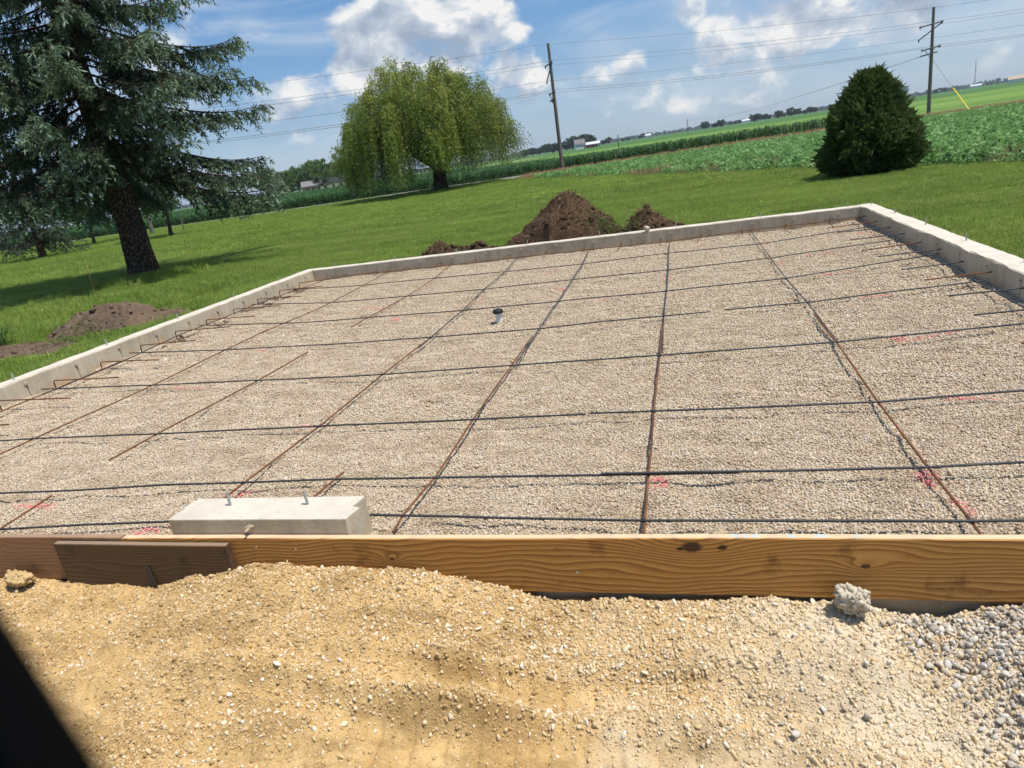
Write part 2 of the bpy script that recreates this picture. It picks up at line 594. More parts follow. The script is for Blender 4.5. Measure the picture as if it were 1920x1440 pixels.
def _soil(T, b):
    P = pos(T)
    k = T.math('ADD', T.math('MULTIPLY', T.noise(P, 2.4, 5, .6), .55), T.math('MULTIPLY', T.noise(P, 22, 5, .65), .45))
    col = T.ramp(k, [(.3, (.035, .022, .014)), (.5, (.085, .052, .032)), (.62, (.14, .085, .05)), (.75, (.22, .14, .085))])
    T.l.new(col, b.inputs['Base Color'])
    bump(T, b, T.noise(P, 30, 6, .7), .9, .04)


def leafmat(name, stops, trans=.35, rough=.55, spec=.35, use='tint', hue=0.0, dry=None):
    def fn(T, b):
        t = tintat(T) if use == 'tint' else rnd(T)
        col = T.ramp(t, stops)
        if hue:
            col = T.mix(T.mapr(T.noise(pos(T), hue, 3), .35, .68, 0, .35), col, tuple(v * .6 for v in stops[0][1]))
        if dry:
            P = pos(T)
            k = T.math('ADD', T.math('MULTIPLY', T.noise(T.vmath('MULTIPLY', P, (.22, 1.0, 1)), .9, 4, .6), .6), T.math('MULTIPLY', T.noise(P, .33, 3), .4))
            col = T.mix(T.mapr(k, .46, .64, 0, .75), col, dry)
        T.l.new(col, b.inputs['Base Color'])
        tr = T.new('ShaderNodeBsdfTranslucent', {0: T.mix(.5, col, tuple(min(1, v * 1.5) for v in stops[-1][1]))})
        mx = T.new('ShaderNodeMixShader', {0: trans, 1: b.outputs[0], 2: tr.outputs[0]})
        T.l.new(mx.outputs[0], T.n['Material Output'].inputs[0])
    return mat(name, fn, rough, spec)


def _lawn(T, b):
    P = pos(T)
    n = T.noise(P, .35, 5, .6)
    s = T.noise(T.vmath('MULTIPLY', P, (.25, 1.1, 1)), 1.4, 4, .6)
    f = T.noise(P, 26, 5, .75)
    k = T.math('ADD', T.math('MULTIPLY', n, .4), T.math('ADD', T.math('MULTIPLY', s, .25), T.math('MULTIPLY', f, .35)))
    col = T.ramp(k, [(.32, (.055, .11, .011)), (.45, (.135, .235, .026)), (.57, (.225, .32, .048)), (.68, (.36, .38, .115))])
    dry = T.math('MULTIPLY', T.mapr(T.noise(T.vmath('MULTIPLY', P, (.5, 1, 1)), .28, 4, .6), .48, .66, 0, .7), T.mapr(T.noise(P, 2.2, 3), .3, .7, .4, 1))
    col = T.mix(dry, col, (.36, .35, .11))
    T.l.new(col, b.inputs['Base Color'])
    bump(T, b, f, .8, .05)


def _field(T, b):
    P = pos(T)
    Pq = T.vmath('MULTIPLY', P, (.02, .05, 1))
    n = T.noise(Pq, 1.0, 6, .6)
    st = T.noise(T.vmath('MULTIPLY', P, (.03, .25, 1)), 1.0, 4, .6)
    f = T.noise(T.vmath('MULTIPLY', P, (.6, .6, 1)), 1.6, 4, .7)
    k = T.math('ADD', T.math('MULTIPLY', n, .4), T.math('ADD', T.math('MULTIPLY', st, .3), T.math('MULTIPLY', f, .3)))
    col = T.ramp(k, [(.3, (.08, .16, .03)), (.46, (.125, .225, .045)), (.58, (.20, .29, .075)), (.7, (.31, .36, .15))])
    Y = T.new('ShaderNodeSeparateXYZ', {0: P}).outputs[1]
    col = T.mix(T.mapr(T.noise(T.vmath('MULTIPLY', P, (.012, .09, 1)), 1.0, 3, .5), .50, .60, 0, .55), col, (.06, .13, .028))
    col = T.mix(T.mapr(T.math('ADD', Y, T.math('MULTIPLY', n, 120)), 290, 340, 0, .75), col, (.045, .12, .035))
    T.l.new(col, b.inputs['Base Color'])
    bump(T, b, f, .6, .25)


def _dryveg(T, b):
    P = pos(T)
    n = T.math('ADD', T.math('MULTIPLY', T.noise(P, .5, 5, .6), .6), T.math('MULTIPLY', T.noise(P, 14, 4, .7), .4))
    col = T.ramp(n, [(.32, (.10, .15, .03)), (.45, (.26, .17, .08)), (.6, (.36, .21, .11)), (.75, (.42, .29, .17))])
    T.l.new(col, b.inputs['Base Color'])
    bump(T, b, T.noise(P, 20, 4, .7), .8, .06)


def _road(T, b):
    P = pos(T)
    n = T.math('ADD', T.math('MULTIPLY', T.noise(P, .7, 4), .5), T.math('MULTIPLY', T.noise(P, 18, 4, .7), .5))
    T.l.new(T.ramp(n, [(.35, (.14, .15, .12)), (.55, (.24, .24, .21)), (.7, (.33, .32, .28))]), b.inputs['Base Color'])


def _bark(c1, c2, name):
    def fn(T, b):
        P = objc(T)
        v = T.new('ShaderNodeTexVoronoi', {'Vector': T.vmath('MULTIPLY', P, (1, 1, .45)), 'Scale': 16.0}, feature='DISTANCE_TO_EDGE').outputs[0]
        n = T.noise(P, 12, 5, .65)
        col = T.mix(T.mapr(v, .02, .22, 0, 1), c1, T.mix(n, c2, tuple(x * 1.6 for x in c2)))
        T.l.new(col, b.inputs['Base Color'])
        bump(T, b, T.math('ADD', T.mapr(v, 0, .25, 0, 1), n), 1.0, .03)
    return mat(name, fn, .95, .15)


M_gravel = mat('gravel_bed', _gravel_bed, .95, .15)
M_pebble = mat('river_pebble', _pebble, .85, .25)
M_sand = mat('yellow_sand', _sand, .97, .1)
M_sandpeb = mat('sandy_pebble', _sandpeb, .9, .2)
def _palepeb(T, b):
    r = rnd(T)
    col = T.ramp(r, [(0, (.46, .33, .17)), (.3, (.60, .45, .25)), (.6, (.68, .55, .35)), (.82, (.73, .64, .48)), (1, (.78, .73, .64))])
    col = T.mix(T.mapr(T.noise(objc(T), 2.2, 4), .35, .7, 0, .45), col, (.54, .39, .19))
    T.l.new(col, b.inputs['Base Color'])


M_palepeb = mat('pale_pebble', _palepeb, .92, .2)
M_grey = mat('grey_stone', _greystone, .9, .2)
M_conc = mat('concrete', _concrete, .9, .2)
M_rust = _rebar(True)
M_steel = _rebar(False)
M_wood = _wood('pine_lumber', (.64, .345, .10), (.18, .055, .009), (.50, .22, .045), [(-.05, .10, .040, .075), (.07, .098, .020, .01), (-.10, .092, .016, .0), (.605, .015, .017, .05), (-1.42, .03, .012, .05), (-1.9, -.05, .010, .06)])
M_wood2 = _wood('old_lumber', (.145, .085, .04), (.045, .024, .010), (.10, .055, .024), [], 1.3, .12)
M_wood3 = _wood('pink_weathered_lumber', (.38, .20, .09), (.25, .11, .045), (.40, .25, .15), [], .8, .22)
M_soil = mat('topsoil', _soil, .97, .1)
def _soil2(T, b):
    P = pos(T)
    k = T.math('ADD', T.math('MULTIPLY', T.noise(P, 1.7, 5, .6), .55), T.math('MULTIPLY', T.noise(P, 26, 5, .65), .45))
    T.l.new(T.ramp(k, [(.3, (.075, .053, .038)), (.5, (.15, .105, .075)), (.62, (.215, .145, .095)), (.75, (.30, .20, .125))]), b.inputs['Base Color'])
    bump(T, b, T.noise(P, 34, 6, .7), .9, .03)


M_soil2 = mat('dry_subsoil', _soil2, .97, .1)
M_lawn = mat('lawn_turf', _lawn, .95, .1)
M_field = mat('far_field', _field, .95, .1)
M_dry = mat('dry_grass', _dryveg, .97, .1)
M_road = mat('gravel_road', _road, .95, .1)
M_barks = _bark((.018, .013, .010), (.105, .075, .058), 'spruce_bark')
M_barkd = _bark((.02, .016, .012), (.10, .08, .06), 'tree_bark')
M_pole = plain('pole_timber', (.16, .147, .13), .9, .15, .3, 3)
M_galv = plain('galvanised', (.33, .33, .33), .45, .5)
M_wire = plain('wire_metal', (.10, .10, .11), .5, .4)

# ---------------------------------------------------------------- scatter (for stuff only)
def protos(name, meshes):
    c = bpy.data.collections.new(name)
    for i, me in enumerate(meshes):
        c.objects.link(bpy.data.objects.new('%s_%02d' % (name, i), me))
    return c, len(meshes)


def scatter(name, P, scl, rot, proto, label, idx=None, parent=None, extra=None):
    coll, n = proto
    me = bpy.data.meshes.new(name)
    k = len(P)
    me.vertices.add(k)
    me.vertices.foreach_set('co', np.asarray(P, np.float32).ravel())
    s = np.asarray(scl, np.float32)
    if s.ndim == 1: s = np.repeat(s[:, None], 3, 1)
    for nm, dat in (('scl', s), ('rot', np.asarray(rot, np.float32))):
        a = me.attributes.new(nm, 'FLOAT_VECTOR', 'POINT')
        a.data.foreach_set('vector', dat.ravel())
    a = me.attributes.new('idx', 'INT', 'POINT')
    a.data.foreach_set('value', (rng.integers(0, n, k) if idx is None else idx).astype(np.int32))
    for nm, dat in (extra or {}).items():
        me.attributes.new(nm, 'FLOAT', 'POINT').data.foreach_set('value', np.asarray(dat, np.float32))
    o = link(name, me, parent)
    ng = bpy.data.node_groups.new(name, 'GeometryNodeTree')
    ng.interface.new_socket('Geometry', in_out='INPUT', socket_type='NodeSocketGeometry')
    ng.interface.new_socket('Geometry', in_out='OUTPUT', socket_type='NodeSocketGeometry')
    T = NT(ng)
    gi = T.new('NodeGroupInput'); go = T.new('NodeGroupOutput')
    ci = T.new('GeometryNodeCollectionInfo', {'Collection': coll, 'Separate Children': True, 'Reset Children': True})
    def na(nm, typ):
        return T.new('GeometryNodeInputNamedAttribute', {'Name': nm}, data_type=typ).outputs[0]
    er = T.new('FunctionNodeEulerToRotation', {0: na('rot', 'FLOAT_VECTOR')})
    ip = T.new('GeometryNodeInstanceOnPoints', {'Points': gi.outputs[0], 'Instance': ci.outputs[0], 'Pick Instance': True,
                                                'Instance Index': na('idx', 'INT'), 'Rotation': er.outputs[0], 'Scale': na('scl', 'FLOAT_VECTOR')})
    T.l.new(ip.outputs[0], go.inputs[0])
    md = o.modifiers.new('scatter', 'NODES')
    md.node_group = ng
    tag(o, label, kind='stuff')
    return o


def rrot(n, full=True):
    r = rng.uniform(0, 2 * np.pi, (n, 3))
    if not full: r[:, :2] = rng.normal(0, .18, (n, 2))
    return r


# ---------------------------------------------------------------- large ground
# boundary of mown lawn towards the bean field (a straight diagonal), field margin and road
def lawn_edge_x(y): return 7.0 + (17.1 - y) * .535


YARD_Y = 2.5
ax = np.unique(np.concatenate([np.linspace(-40, 40, 33), [-8000, -3000, -1200, -500, -200, -100, -65, 65, 100, 200, 500, 1200, 3000, 8000]]))
ay = np.unique(np.concatenate([np.linspace(-40, 110, 61), [-8000, -3000, -1000, -300, -100, 140, 200, 300, 500, 900, 1700, 3200, 8000]]))
inside = lambda X, Y: (X > -13) & (X < 9) & (Y > -15) & (Y < YB + .1)
V, F = grid(ax, ay, lambda X, Y: np.where(inside(X, Y), -.62, -.03))
structure(link('ground', npmesh('ground', V, F, M_field)), 'green crop land reaching to the horizon')

# lawn: everything left of the diagonal, up to the road and dry margin, outside foundation and yard
xs = np.unique(np.concatenate([np.arange(-110, -30, 2.0), np.arange(-30, 16, .5), [XL - TW / 2, XR + TW / 2]]))
ys = np.unique(np.concatenate([np.arange(-14, 32, .5), np.arange(32, 60.1, 1.0), [YB + TW / 2]]))


def lawn_z(X, Y):
    d = np.maximum(np.maximum(XL - X, X - XR), Y - YB)
    return .0 + .035 * fbm(X * .35, Y * .35, 3, 5) * np.clip(d - .1, 0, 3) / 3


V, F = grid(xs, ys, lawn_z)
cx = V[F].mean(1)
hole = (cx[:, 0] > XL - TW / 2) & (cx[:, 0] < XR + TW / 2) & (cx[:, 1] < YB + TW / 2)
yard = (cx[:, 1] < 1.0) & (cx[:, 0] > -13)
keep = ~hole & ~yard & (cx[:, 0] < lawn_edge_x(cx[:, 1]) + .3)
lawn = structure(link('lawn', npmesh('lawn', V, F[keep], M_lawn)), 'mown green lawn around the foundation')

# yard of gravelly sand at the front of the foundation
BX = np.array([-9, -4.6, -3.66, -3.3, -3.04, -2.8, -2.44, -2.17, -1.66, -1.26, -1.0, -.76, -.52, -.06, .25, .475, .62, .746, .86, 1.016, 1.5, 5])
BZ = np.array([-.15, -.15, -.14, -.15, -.16, -.165, -.085, -.03, -.035, -.055, -.12, -.185, -.195, -.168, -.158, -.165, -.20, -.23, -.225, -.17, -.16, -.17])


TRACKS = ((1.965, .075, -1.2, -.33), (1.67, .10, -1.35, .25))


def track_mask(X, Y, t):
    yc, w, x0, x1 = t
    return np.exp(-((Y - yc - .03 * np.sin(X * 2)) / w) ** 4) / (1 + np.exp(-(X - x0) * 14)) / (1 + np.exp((X - x1) * 14))


def sand_z(X, Y, fine=True):
    prof = np.interp(X + .05 * fbm(Y * 3, X * 2, 2, 3), BX, BZ)
    base = -.25 + .018 * fbm(X * 1.3, Y * 1.6, 3, 11)
    t = np.clip((2.44 - Y) / .55, 0, 3)
    z = base + (prof - base) * np.exp(-t ** 1.7)
    # broad swell in front of the heap
    z = z + .055 * np.exp(-((X + 1.5) / .9) ** 2 - ((Y - 1.95) / .3) ** 2)
    z = z + (.040 * fbm(X * 1.5, Y * 6, 3, 101) + .065 * np.clip(fbm(X * 1.1, Y * 8 + 3, 2, 105), 0, 1)) * np.clip((2.40 - Y) / .3, 0, 1) * (X < .9)
    # loader tracks: two pressed bands with lug grooves
    flat = 0
    for t_ in TRACKS:
        m = track_mask(X, Y, t_)
        flat = flat + m
        z = z * (1 - .6 * m) + (base - .012) * .6 * m
        z = z - m * .016 * np.exp(-((((X + .15 * (Y - t_[0])) / .125) % 1 - .5) / .07) ** 2)
    ridge = np.exp(-((Y - 1.825 - .03 * np.sin(X * 3 + 1)) / .040) ** 2) * np.clip(fbm(X * 2.3, Y, 2, 21) + .45, 0, 1)
    z = z + .11 * ridge / (1 + np.exp((X + .2) * 9))
    z = z + .045 * np.exp(-((Y - 2.08 - .04 * np.sin(X * 2.2)) / .035) ** 2) * np.clip(fbm(X * 2.0 + 5, Y, 2, 25) + .2, 0, 1)
    if fine:
        lump = np.abs(fbm(X * 9, Y * 9, 3, 31))
        k = 1 - .8 * np.clip(flat, 0, 1)
        z = z + k * (.026 * (fbm(X * 5, Y * 5, 4, 41)) + .022 * lump + .010 * fbm(X * 38, Y * 38, 3, 51) + .012 * np.abs(fbm(X * 20, Y * 20, 2, 57)))
    return np.where(Y > 2.44, z - (Y - 2.44) * .5, z)


xs = np.arange(-4.7, 2.3, .011); ys = np.arange(.75, 2.514, .011)
V, F = grid(xs, ys, sand_z)
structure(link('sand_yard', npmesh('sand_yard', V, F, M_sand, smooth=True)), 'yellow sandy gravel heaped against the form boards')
xs = np.unique(np.concatenate([np.linspace(-13, 9, 45), [-4.7, -4.69, 2.29, 2.3]])); ys = np.unique(np.concatenate([np.linspace(-14.5, .7, 30), [.74, .75, 1.5, 2.0, 2.51]]))
V, F = grid(xs, ys, lambda X, Y: np.where((X > -4.695) & (X < 2.295) & (Y > .745), -.5, -.27 + .02 * fbm(X, Y, 2, 8)))
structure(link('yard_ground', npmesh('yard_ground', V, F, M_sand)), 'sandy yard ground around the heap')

# gravel bed inside the walls
def bed_z(X, Y): return .016 * fbm(X * 1.4, Y * 1.4, 3, 61) + .030 * fbm(X * 3.6, Y * 5.5, 3, 71) - .07 * np.clip(fbm(X * 3.1 + 4, Y * 4.2, 2, 77) - .14, 0, .35) - .008


xs = np.arange(XL - .02, XR + .06, .04); ys = np.arange(2.511, YB + .06, .04)
V, F = grid(xs, ys, bed_z)
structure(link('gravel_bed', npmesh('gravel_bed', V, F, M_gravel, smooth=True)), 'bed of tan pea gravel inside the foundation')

# sheets of the farm land, each a few mm over the one below
def sheet(name, poly, z, mt, label, step=1.5):
    P = np.array(poly, float)
    mb = MB(); mb.add([(x, y, z) for x, y in P], [tuple(range(len(P)))])
    return structure(mb.obj(name, mt), label)


E_ = lawn_edge_x
M_beansoil = plain('bean_field_soil', (.05, .10, .025), .97, .1, .4, 1.2)
M_cornsoil = plain('corn_field_soil', (.05, .075, .03), .97, .1, .4, .8)
sheet('bean_field', [(E_(-30), -30), (60, -30), (60, 52.5), (22, 56), (0, 55.5), (-11.5, 53), (E_(51), 51)], -.022, M_beansoil, 'bean field beside the lawn')
sheet('field_margin', [(-13.5, 53.0), (-11.5, 53), (0, 55.5), (22, 56), (60, 52.5), (60, 62), (24, 65), (13, 67), (0, 64), (-12, 61.0)], -.018, M_dry, 'strip of dry brown grass between the fields')
sheet('corn_ground', [(-140, 65.3), (-14, 65.3), (0, 66.2), (13, 69.5), (13.5, 74), (0, 76), (-14, 84), (-60, 170), (-140, 230)], -.014, M_cornsoil, 'soil under the corn')
sheet('farm_road', [(-160, 60.3), (-14, 60.2), (-12, 61.2), (-14, 64.6), (-160, 64.6)], -.010, M_road, 'narrow gravel road beyond the lawn')

# ---------------------------------------------------------------- foundation
found = thing('foundation', 'pale concrete foundation walls enclosing the gravel bed', 'foundation', (0, 0, 0))


def wall(name, x0, x1, y0, y1, z0, z1, label, seed, wob=.006):
    """poured wall: length along the longer axis, with an uneven arris"""
    lx, ly = x1 - x0, y1 - y0
    along = np.linspace(0, max(lx, ly), int(max(lx, ly) / .06) + 2)
    k = len(along)
    sec = [(0, z0), (0, z1 - .012), (.010, z1), (min(lx, ly) - .010, z1), (min(lx, ly), z1 - .012), (min(lx, ly), z0)]
    V = []
    for i, (c, z) in enumerate(sec):
        w = 0 if z == z0 else fbm(along * 6 + i * 31, along * 0 + seed, 3, seed) * wob
        zz = z + (0 if z == z0 else fbm(along * 5 + i * 7, along * 0 + seed + 3, 3, seed + 1) * wob)
        c2 = c + w + along * 0
        V.append(np.stack([x0 + along, y0 + c2, zz + along * 0], 1) if lx > ly else np.stack([x0 + c2, y0 + along, zz + along * 0], 1))
    V = np.array(V)  # sec, k, 3
    n = len(sec)
    F = []
    for i in range(n - 1):
        a = np.arange(k - 1)
        q = np.stack([i * k + a, i * k + a + 1, (i + 1) * k + a + 1, (i + 1) * k + a], 1)
        F.append(q if lx <= ly else q[:, ::-1])
    V = V.reshape(-1, 3)
    mb_faces = np.concatenate(F).tolist()
    e0 = [i * k for i in range(n)]; e1 = [i * k + k - 1 for i in range(n)]
    me = bpy.data.meshes.new(name)
    me.from_pydata(V.tolist(), [], [tuple(f) for f in mb_faces] + [tuple(e0), tuple(reversed(e1))])
    me.materials.append(M_conc); me.update()
    o = link(name, me, found)
    o['label'] = label
    return o


wl = wall('wall', XL - TW, XL, 2.3, YB + TW, -.6, HW, 'sunlit side wall of the foundation', 3)
wb = wall('wall', XL + .001, XR - .001, YB, YB + TW, -.6, HW - .003, 'far wall of the foundation', 9)
wr = wall('wall', XR, XR + TW, 2.3, YB + TW, -.6, HW + .002, 'shaded side wall of the foundation', 15, .010)
wf = wall('wall', XL + .001, XR - .001, 2.515, 2.735, -.6, -.06, 'low front wall under the form boards', 21)
blk = MB().prism([(-2.67, 2.513), (-1.645, 2.513), (-1.622, 2.622), (-1.668, 2.634), (-1.645, 2.735), (-2.65, 2.735), (-2.672, 2.64), (-2.66, 2.63)], -.055, .2).obj('raised_block', M_conc, found)
blk['label'] = 'raised concrete block at the door opening'
md = blk.modifiers.new('bevel', 'BEVEL'); md.width = .006; md.segments = 2; md.limit_method = 'ANGLE'

# anchor bolts
bm_ = MB().tube([(0, 0, -.02), (0, 0, .078)], [.0075, .0075], 8)
bolt_me = bm_.mesh('anchor_bolt', M_galv)
for (x, y, t, par) in [(XL - .11, yy, 0, wl) for yy in (5.42, 6.72, 8.03, 9.36, 10.68)] + [(xx, YB + .11, 0, wb) for xx in (-6.57, -5.32, -4.08, -2.74, -1.45, -.16, 1.17, 2.47)] + \
        [(XR + .165, yy, 0, wr) for yy in (10.51, 9.23, 7.96, 6.66, 5.35, 11.75)] + [(-2.39, 2.655, 0, blk), (-1.93, 2.655, 0, blk)]:
    o = link('anchor_bolt', bolt_me, par, (x, y, HW if par != blk else .2))
    o.rotation_euler = (random.uniform(-.08, .08), random.uniform(-.08, .08), 0)
# form-tie stubs with their broken mortar collars, and the panel seams
mb = MB()
V, F = ico(1)
V = V * np.array([.030, .012, .026]) * (1 + .35 * np.random.default_rng(3).normal(size=(len(V), 1)) * .5)
mb.add(V, F.tolist())
mb.tube([(0, 0, 0), (.004, -.028, .004)], [.006, .005], 6)
tie_me = mb.mesh('tie_stub', plain('tie_mortar', (.38, .31, .23), .95, .1, .4, 30))
seam_me = MB().box(-.0022, .0022, -.003, .003, -.105, .055).mesh('panel_seam', plain('seam_concrete', (.33, .28, .22), .95, .1, .3, 20))  # thin seam strips in a darker concrete tone
for yy in np.arange(2.79, 11.6, .662):
    o = link('tie_stub', tie_me, wl, (XL + .002, yy, .145 + random.uniform(-.008, .008))); o.rotation_euler = (0, random.uniform(-.4, .4), math.pi / 2)
    o = link('panel_seam', seam_me, wl, (XL + .004, yy + .01, .10)); o.rotation_euler = (random.uniform(-.03, .03), 0, 0)
    o = link('tie_stub', tie_me, wr, (XR - .004, yy + .2, .145)); o.rotation_euler = (0, random.uniform(-.4, .4), -math.pi / 2); o.scale = (.5, .6, .5)
    o = link('panel_seam', seam_me, wr, (XR + .001, yy + .2, .10)); o.scale = (.7, .8, 1)
for xx in np.arange(-6.72, 2.6, .645):
    o = link('tie_stub', tie_me, wb, (xx, YB - .002, .135 + random.uniform(-.008, .008))); o.rotation_euler = (0, random.uniform(-.4, .4), 0)
    o = link('panel_seam', seam_me, wb, (xx + .01, YB - .004, .095)); o.rotation_euler = (0, random.uniform(-.03, .03), 0)
o = link('tie_stub', tie_me, blk, (-2.19, 2.508, .152)); o.scale = (1.2, 1.4, .8)

# ---------------------------------------------------------------- form boards at the front
def board(name, x0, x1, y0, y1, z0, z1, mt, label, cat='board', warp=.004, rot=0.0, seed=1):
    L = x1 - x0
    n = int(L / .08) + 2
    u = np.linspace(-L / 2, L / 2, n)
    h = (z1 - z0) / 2; t = (y1 - y0) / 2; b = .004
    sec = [(-t, -h + b), (-t, h - b), (-t + b, h), (t - b, h), (t, h - b), (t, -h + b), (t - b, -h), (-t + b, -h)]
    wz = fbm(u * .8, u * 0 + seed, 3, seed) * warp * 2
    wy = fbm(u * .6, u * 0 + seed + 5, 2, seed + 4) * warp
    V = np.concatenate([np.stack([u, a + wy, c + wz], 1) for a, c in sec])
    m = len(sec)
    F = []
    for i in range(m):
        j = (i + 1) % m
        F += [(i * n + k, i * n + k + 1, j * n + k + 1, j * n + k) for k in range(n - 1)]
    F += [tuple(i * n for i in range(m)), tuple(reversed([i * n + n - 1 for i in range(m)]))]
    F = [tuple(reversed(f)) for f in F]
    me = bpy.data.meshes.new(name)
    me.from_pydata(V.tolist(), [], F); me.materials.append(mt); me.update()
    o = link(name, me, None, ((x0 + x1) / 2, (y0 + y1) / 2, (z0 + z1) / 2))
    o.rotation_euler = (0, rot, 0)
    tag(o, label, cat)
    return o


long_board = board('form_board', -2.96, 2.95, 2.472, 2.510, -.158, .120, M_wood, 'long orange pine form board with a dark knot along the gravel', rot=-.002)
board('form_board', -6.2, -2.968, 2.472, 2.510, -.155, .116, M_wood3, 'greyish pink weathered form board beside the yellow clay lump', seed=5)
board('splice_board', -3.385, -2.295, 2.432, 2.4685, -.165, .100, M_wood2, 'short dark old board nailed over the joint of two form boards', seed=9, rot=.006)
stk = MB().box(-.012, .012, -.004, .004, -.12, .10).obj('metal_stake', plain('stake_steel', (.05, .042, .035), .6, .3), None, (-2.80, 2.424, -.13))
stk.rotation_euler = (0, -.12, 0)
tag(stk, 'thin dark metal stake in front of the short old board', 'stake')
nail_me = MB().tube([(0, 0, 0), (0, -.006, 0)], [.005, .006], 8).mesh('nail', plain('nail_metal', (.4, .36, .28), .5, .4))
for (x, z) in [(-2.15, .07), (-1.93, .06), (-.55, -.05)]:
    n_ = link('nail', nail_me, long_board, (x + .005, -.0185, z - (-.158 + .12) / 2 - .0))

# ---------------------------------------------------------------- rebar
def ribbed(P, r=.0066, rib=True, seed=0, sag=.004):
    P = resample(P, .010 if rib else .06)
    s = np.arange(len(P)) * (.010 if rib else .06)
    P[:, 2] += sag * fbm(s * .9, s * 0 + seed, 3, seed) * 2
    side = np.array([-(P[-1] - P[0])[1], (P[-1] - P[0])[0], 0]); side /= np.linalg.norm(side) + 1e-9
    P += side * (fbm(s * .5, s * 0 + seed + .5, 3, seed + 9) * .010)[:, None]
    R = np.where(np.arange(len(P)) % 2 == 0, r * .88, r * 1.12) if rib else np.full(len(P), r)
    return P, R


tie_mb = MB()
th = np.linspace(0, 2 * np.pi, 9)
tie_mb.tube([(.012 * math.cos(a), .004 * math.sin(2 * a), .014 * math.sin(a) - .004) for a in th], [.0016] * 9, 4)
tie_mb.tube([(.004, 0, .010), (.014, .006, .026), (.010, .012, .034)], [.0018, .0018, .0014], 4)
tie_me2 = tie_mb.mesh('tie_wire', M_wire)


def bar(pix, z, label, rust, rib, seed, group, ties=()):
    P = [G(x, y, z) for x, y in pix]
    P, R = ribbed(P, rib=rib, seed=seed)
    mb = MB(); mb.tube(P, R, 7 if rib else 6)
    base = P[0]
    mb.v = [(a - base[0], b - base[1], c - base[2]) for a, b, c in mb.v]
    o = mb.obj('rebar', M_rust if rust else M_steel, None, base, smooth=True)
    tag(o, label, 'rebar', group)
    for (tx, ty) in ties:
        g = G(tx, ty, z)
        g[2] = P[np.argmin(np.abs(P[:, 0] - g[0])), 2] if abs(P[-1, 0] - P[0, 0]) > abs(P[-1, 1] - P[0, 1]) else z
        t = link('tie_wire', tie_me2, o, (g[0] - base[0], g[1] - base[1], g[2] - base[2]))
        t.rotation_euler = (0, 0, random.uniform(0, 6))
    return o


ZR, ZC = .052, .038
gr = 'rebar grid over the gravel'
ORD = ['first', 'second', 'third', 'fourth', 'fifth', 'sixth', 'seventh', 'eighth']
bar([(-60, 997), (0, 994), (155, 984), (310, 978), (600, 958)], ZR, 'grey crosswise rebar running in behind the raised concrete block, first from the form boards', False, True, 1, gr)
bar([(560, 955), (680, 964), (760, 966), (960, 972), (1210, 977), (1500, 977), (1820, 978), (1990, 975)], ZR, 'steel crosswise rebar just behind the long pine board, first from the form boards', False, True, 2, gr, [(757, 966), (1210, 977), (1820, 977)])
bar([(-60, 928), (0, 926), (150, 920), (320, 909), (455, 904), (640, 897), (960, 893), (1217, 889), (1385, 885)], ZR, 'dark crosswise rebar, second from the form boards, passing behind the raised block', False, True, 3, gr, [(455, 905), (818, 893), (1217, 888)])
bar([(1127, 888), (1390, 884), (1740, 876), (1920, 866), (2000, 861)], ZR + .012, 'crosswise rebar lapped beside the second one from the boards, towards the shaded wall', False, True, 4, gr, [(1740, 876)])
bar([(-70, 830), (0, 827), (63, 823), (297, 813), (640, 797), (890, 786), (1098, 777)], ZR, 'crosswise rebar, third from the form boards, on the sunlit wall side', False, True, 5, gr, [(63, 823), (297, 812.7), (600, 798), (890, 785)])
bar([(1107, 776), (1180, 773), (1280, 768.6), (1447, 761), (1648, 753), (1920, 732.7), (2000, 726)], ZR, 'crosswise rebar, third from the form boards, on the shaded wall side', False, True, 6, gr, [(1226, 771), (1648, 753)])
bar([(77, 729.3), (277, 722.7), (480, 713), (640, 706.7), (718, 701.7), (962, 685), (1180, 671)], ZR, 'crosswise rebar, fourth from the form boards, starting at the sunlit wall', False, True, 7, gr, [(290, 722), (480, 713), (718, 701.7), (962, 685)])
bar([(1157, 671), (1280, 663), (1570, 641.7), (1920, 606.7), (1990, 600)], ZR + .004, 'crosswise rebar, fourth from the form boards, continuing to the shaded wall', False, True, 8, gr, [(1238, 665.7), (1570, 641.7)])
bar([(242, 661.7), (418, 657), (640, 644), (808, 632), (1011.7, 616), (1130, 603), (1332, 585)], ZR, 'crosswise rebar, fifth from the form boards, nearer the capped pipe stub', False, False, 9, gr, [(418, 657), (808, 632), (1011.7, 616), (1245, 592.7)])
bar([(1360, 581.7), (1514, 567), (1847, 525)], ZR, 'crosswise rebar, fifth from the form boards, ending at the shaded wall', False, False, 10, gr, [(1514, 567.3)])
bar([(373, 610), (560, 605), (640, 600), (675, 597), (866.7, 582.7), (1046.7, 565), (1250, 545), (1474, 521.7), (1760, 476)], ZR, 'crosswise rebar, sixth from the form boards, just beyond the capped pipe stub', False, False, 11, gr, [(866.7, 582.7), (1046.7, 565), (1250, 545), (1474, 521.7)])
bar([(472, 570.7), (620, 567), (763, 555), (908, 541.7), (1072, 525), (1253, 506), (1445, 484), (1690, 447.3)], ZR, 'crosswise rebar, seventh from the form boards', False, False, 12, gr)
bar([(548, 542.7), (680, 535), (946.7, 509), (1091.7, 495), (1253, 474), (1424, 456.7), (1642, 423)], ZR, 'crosswise rebar, eighth from the form boards, last before the far wall', False, False, 13, gr)
bar([(620, 520), (840, 497), (960, 483.5), (1103, 468), (1229, 456), (1408, 431), (1617, 408)], .055, 'rusty rebar running along the foot of the far wall', True, False, 14, gr)
bar([(-60, 797), (0, 771.7), (220, 680), (246, 670)], .055, 'rusty rebar along the sunlit wall, on its end by the form boards', True, False, 15, gr)
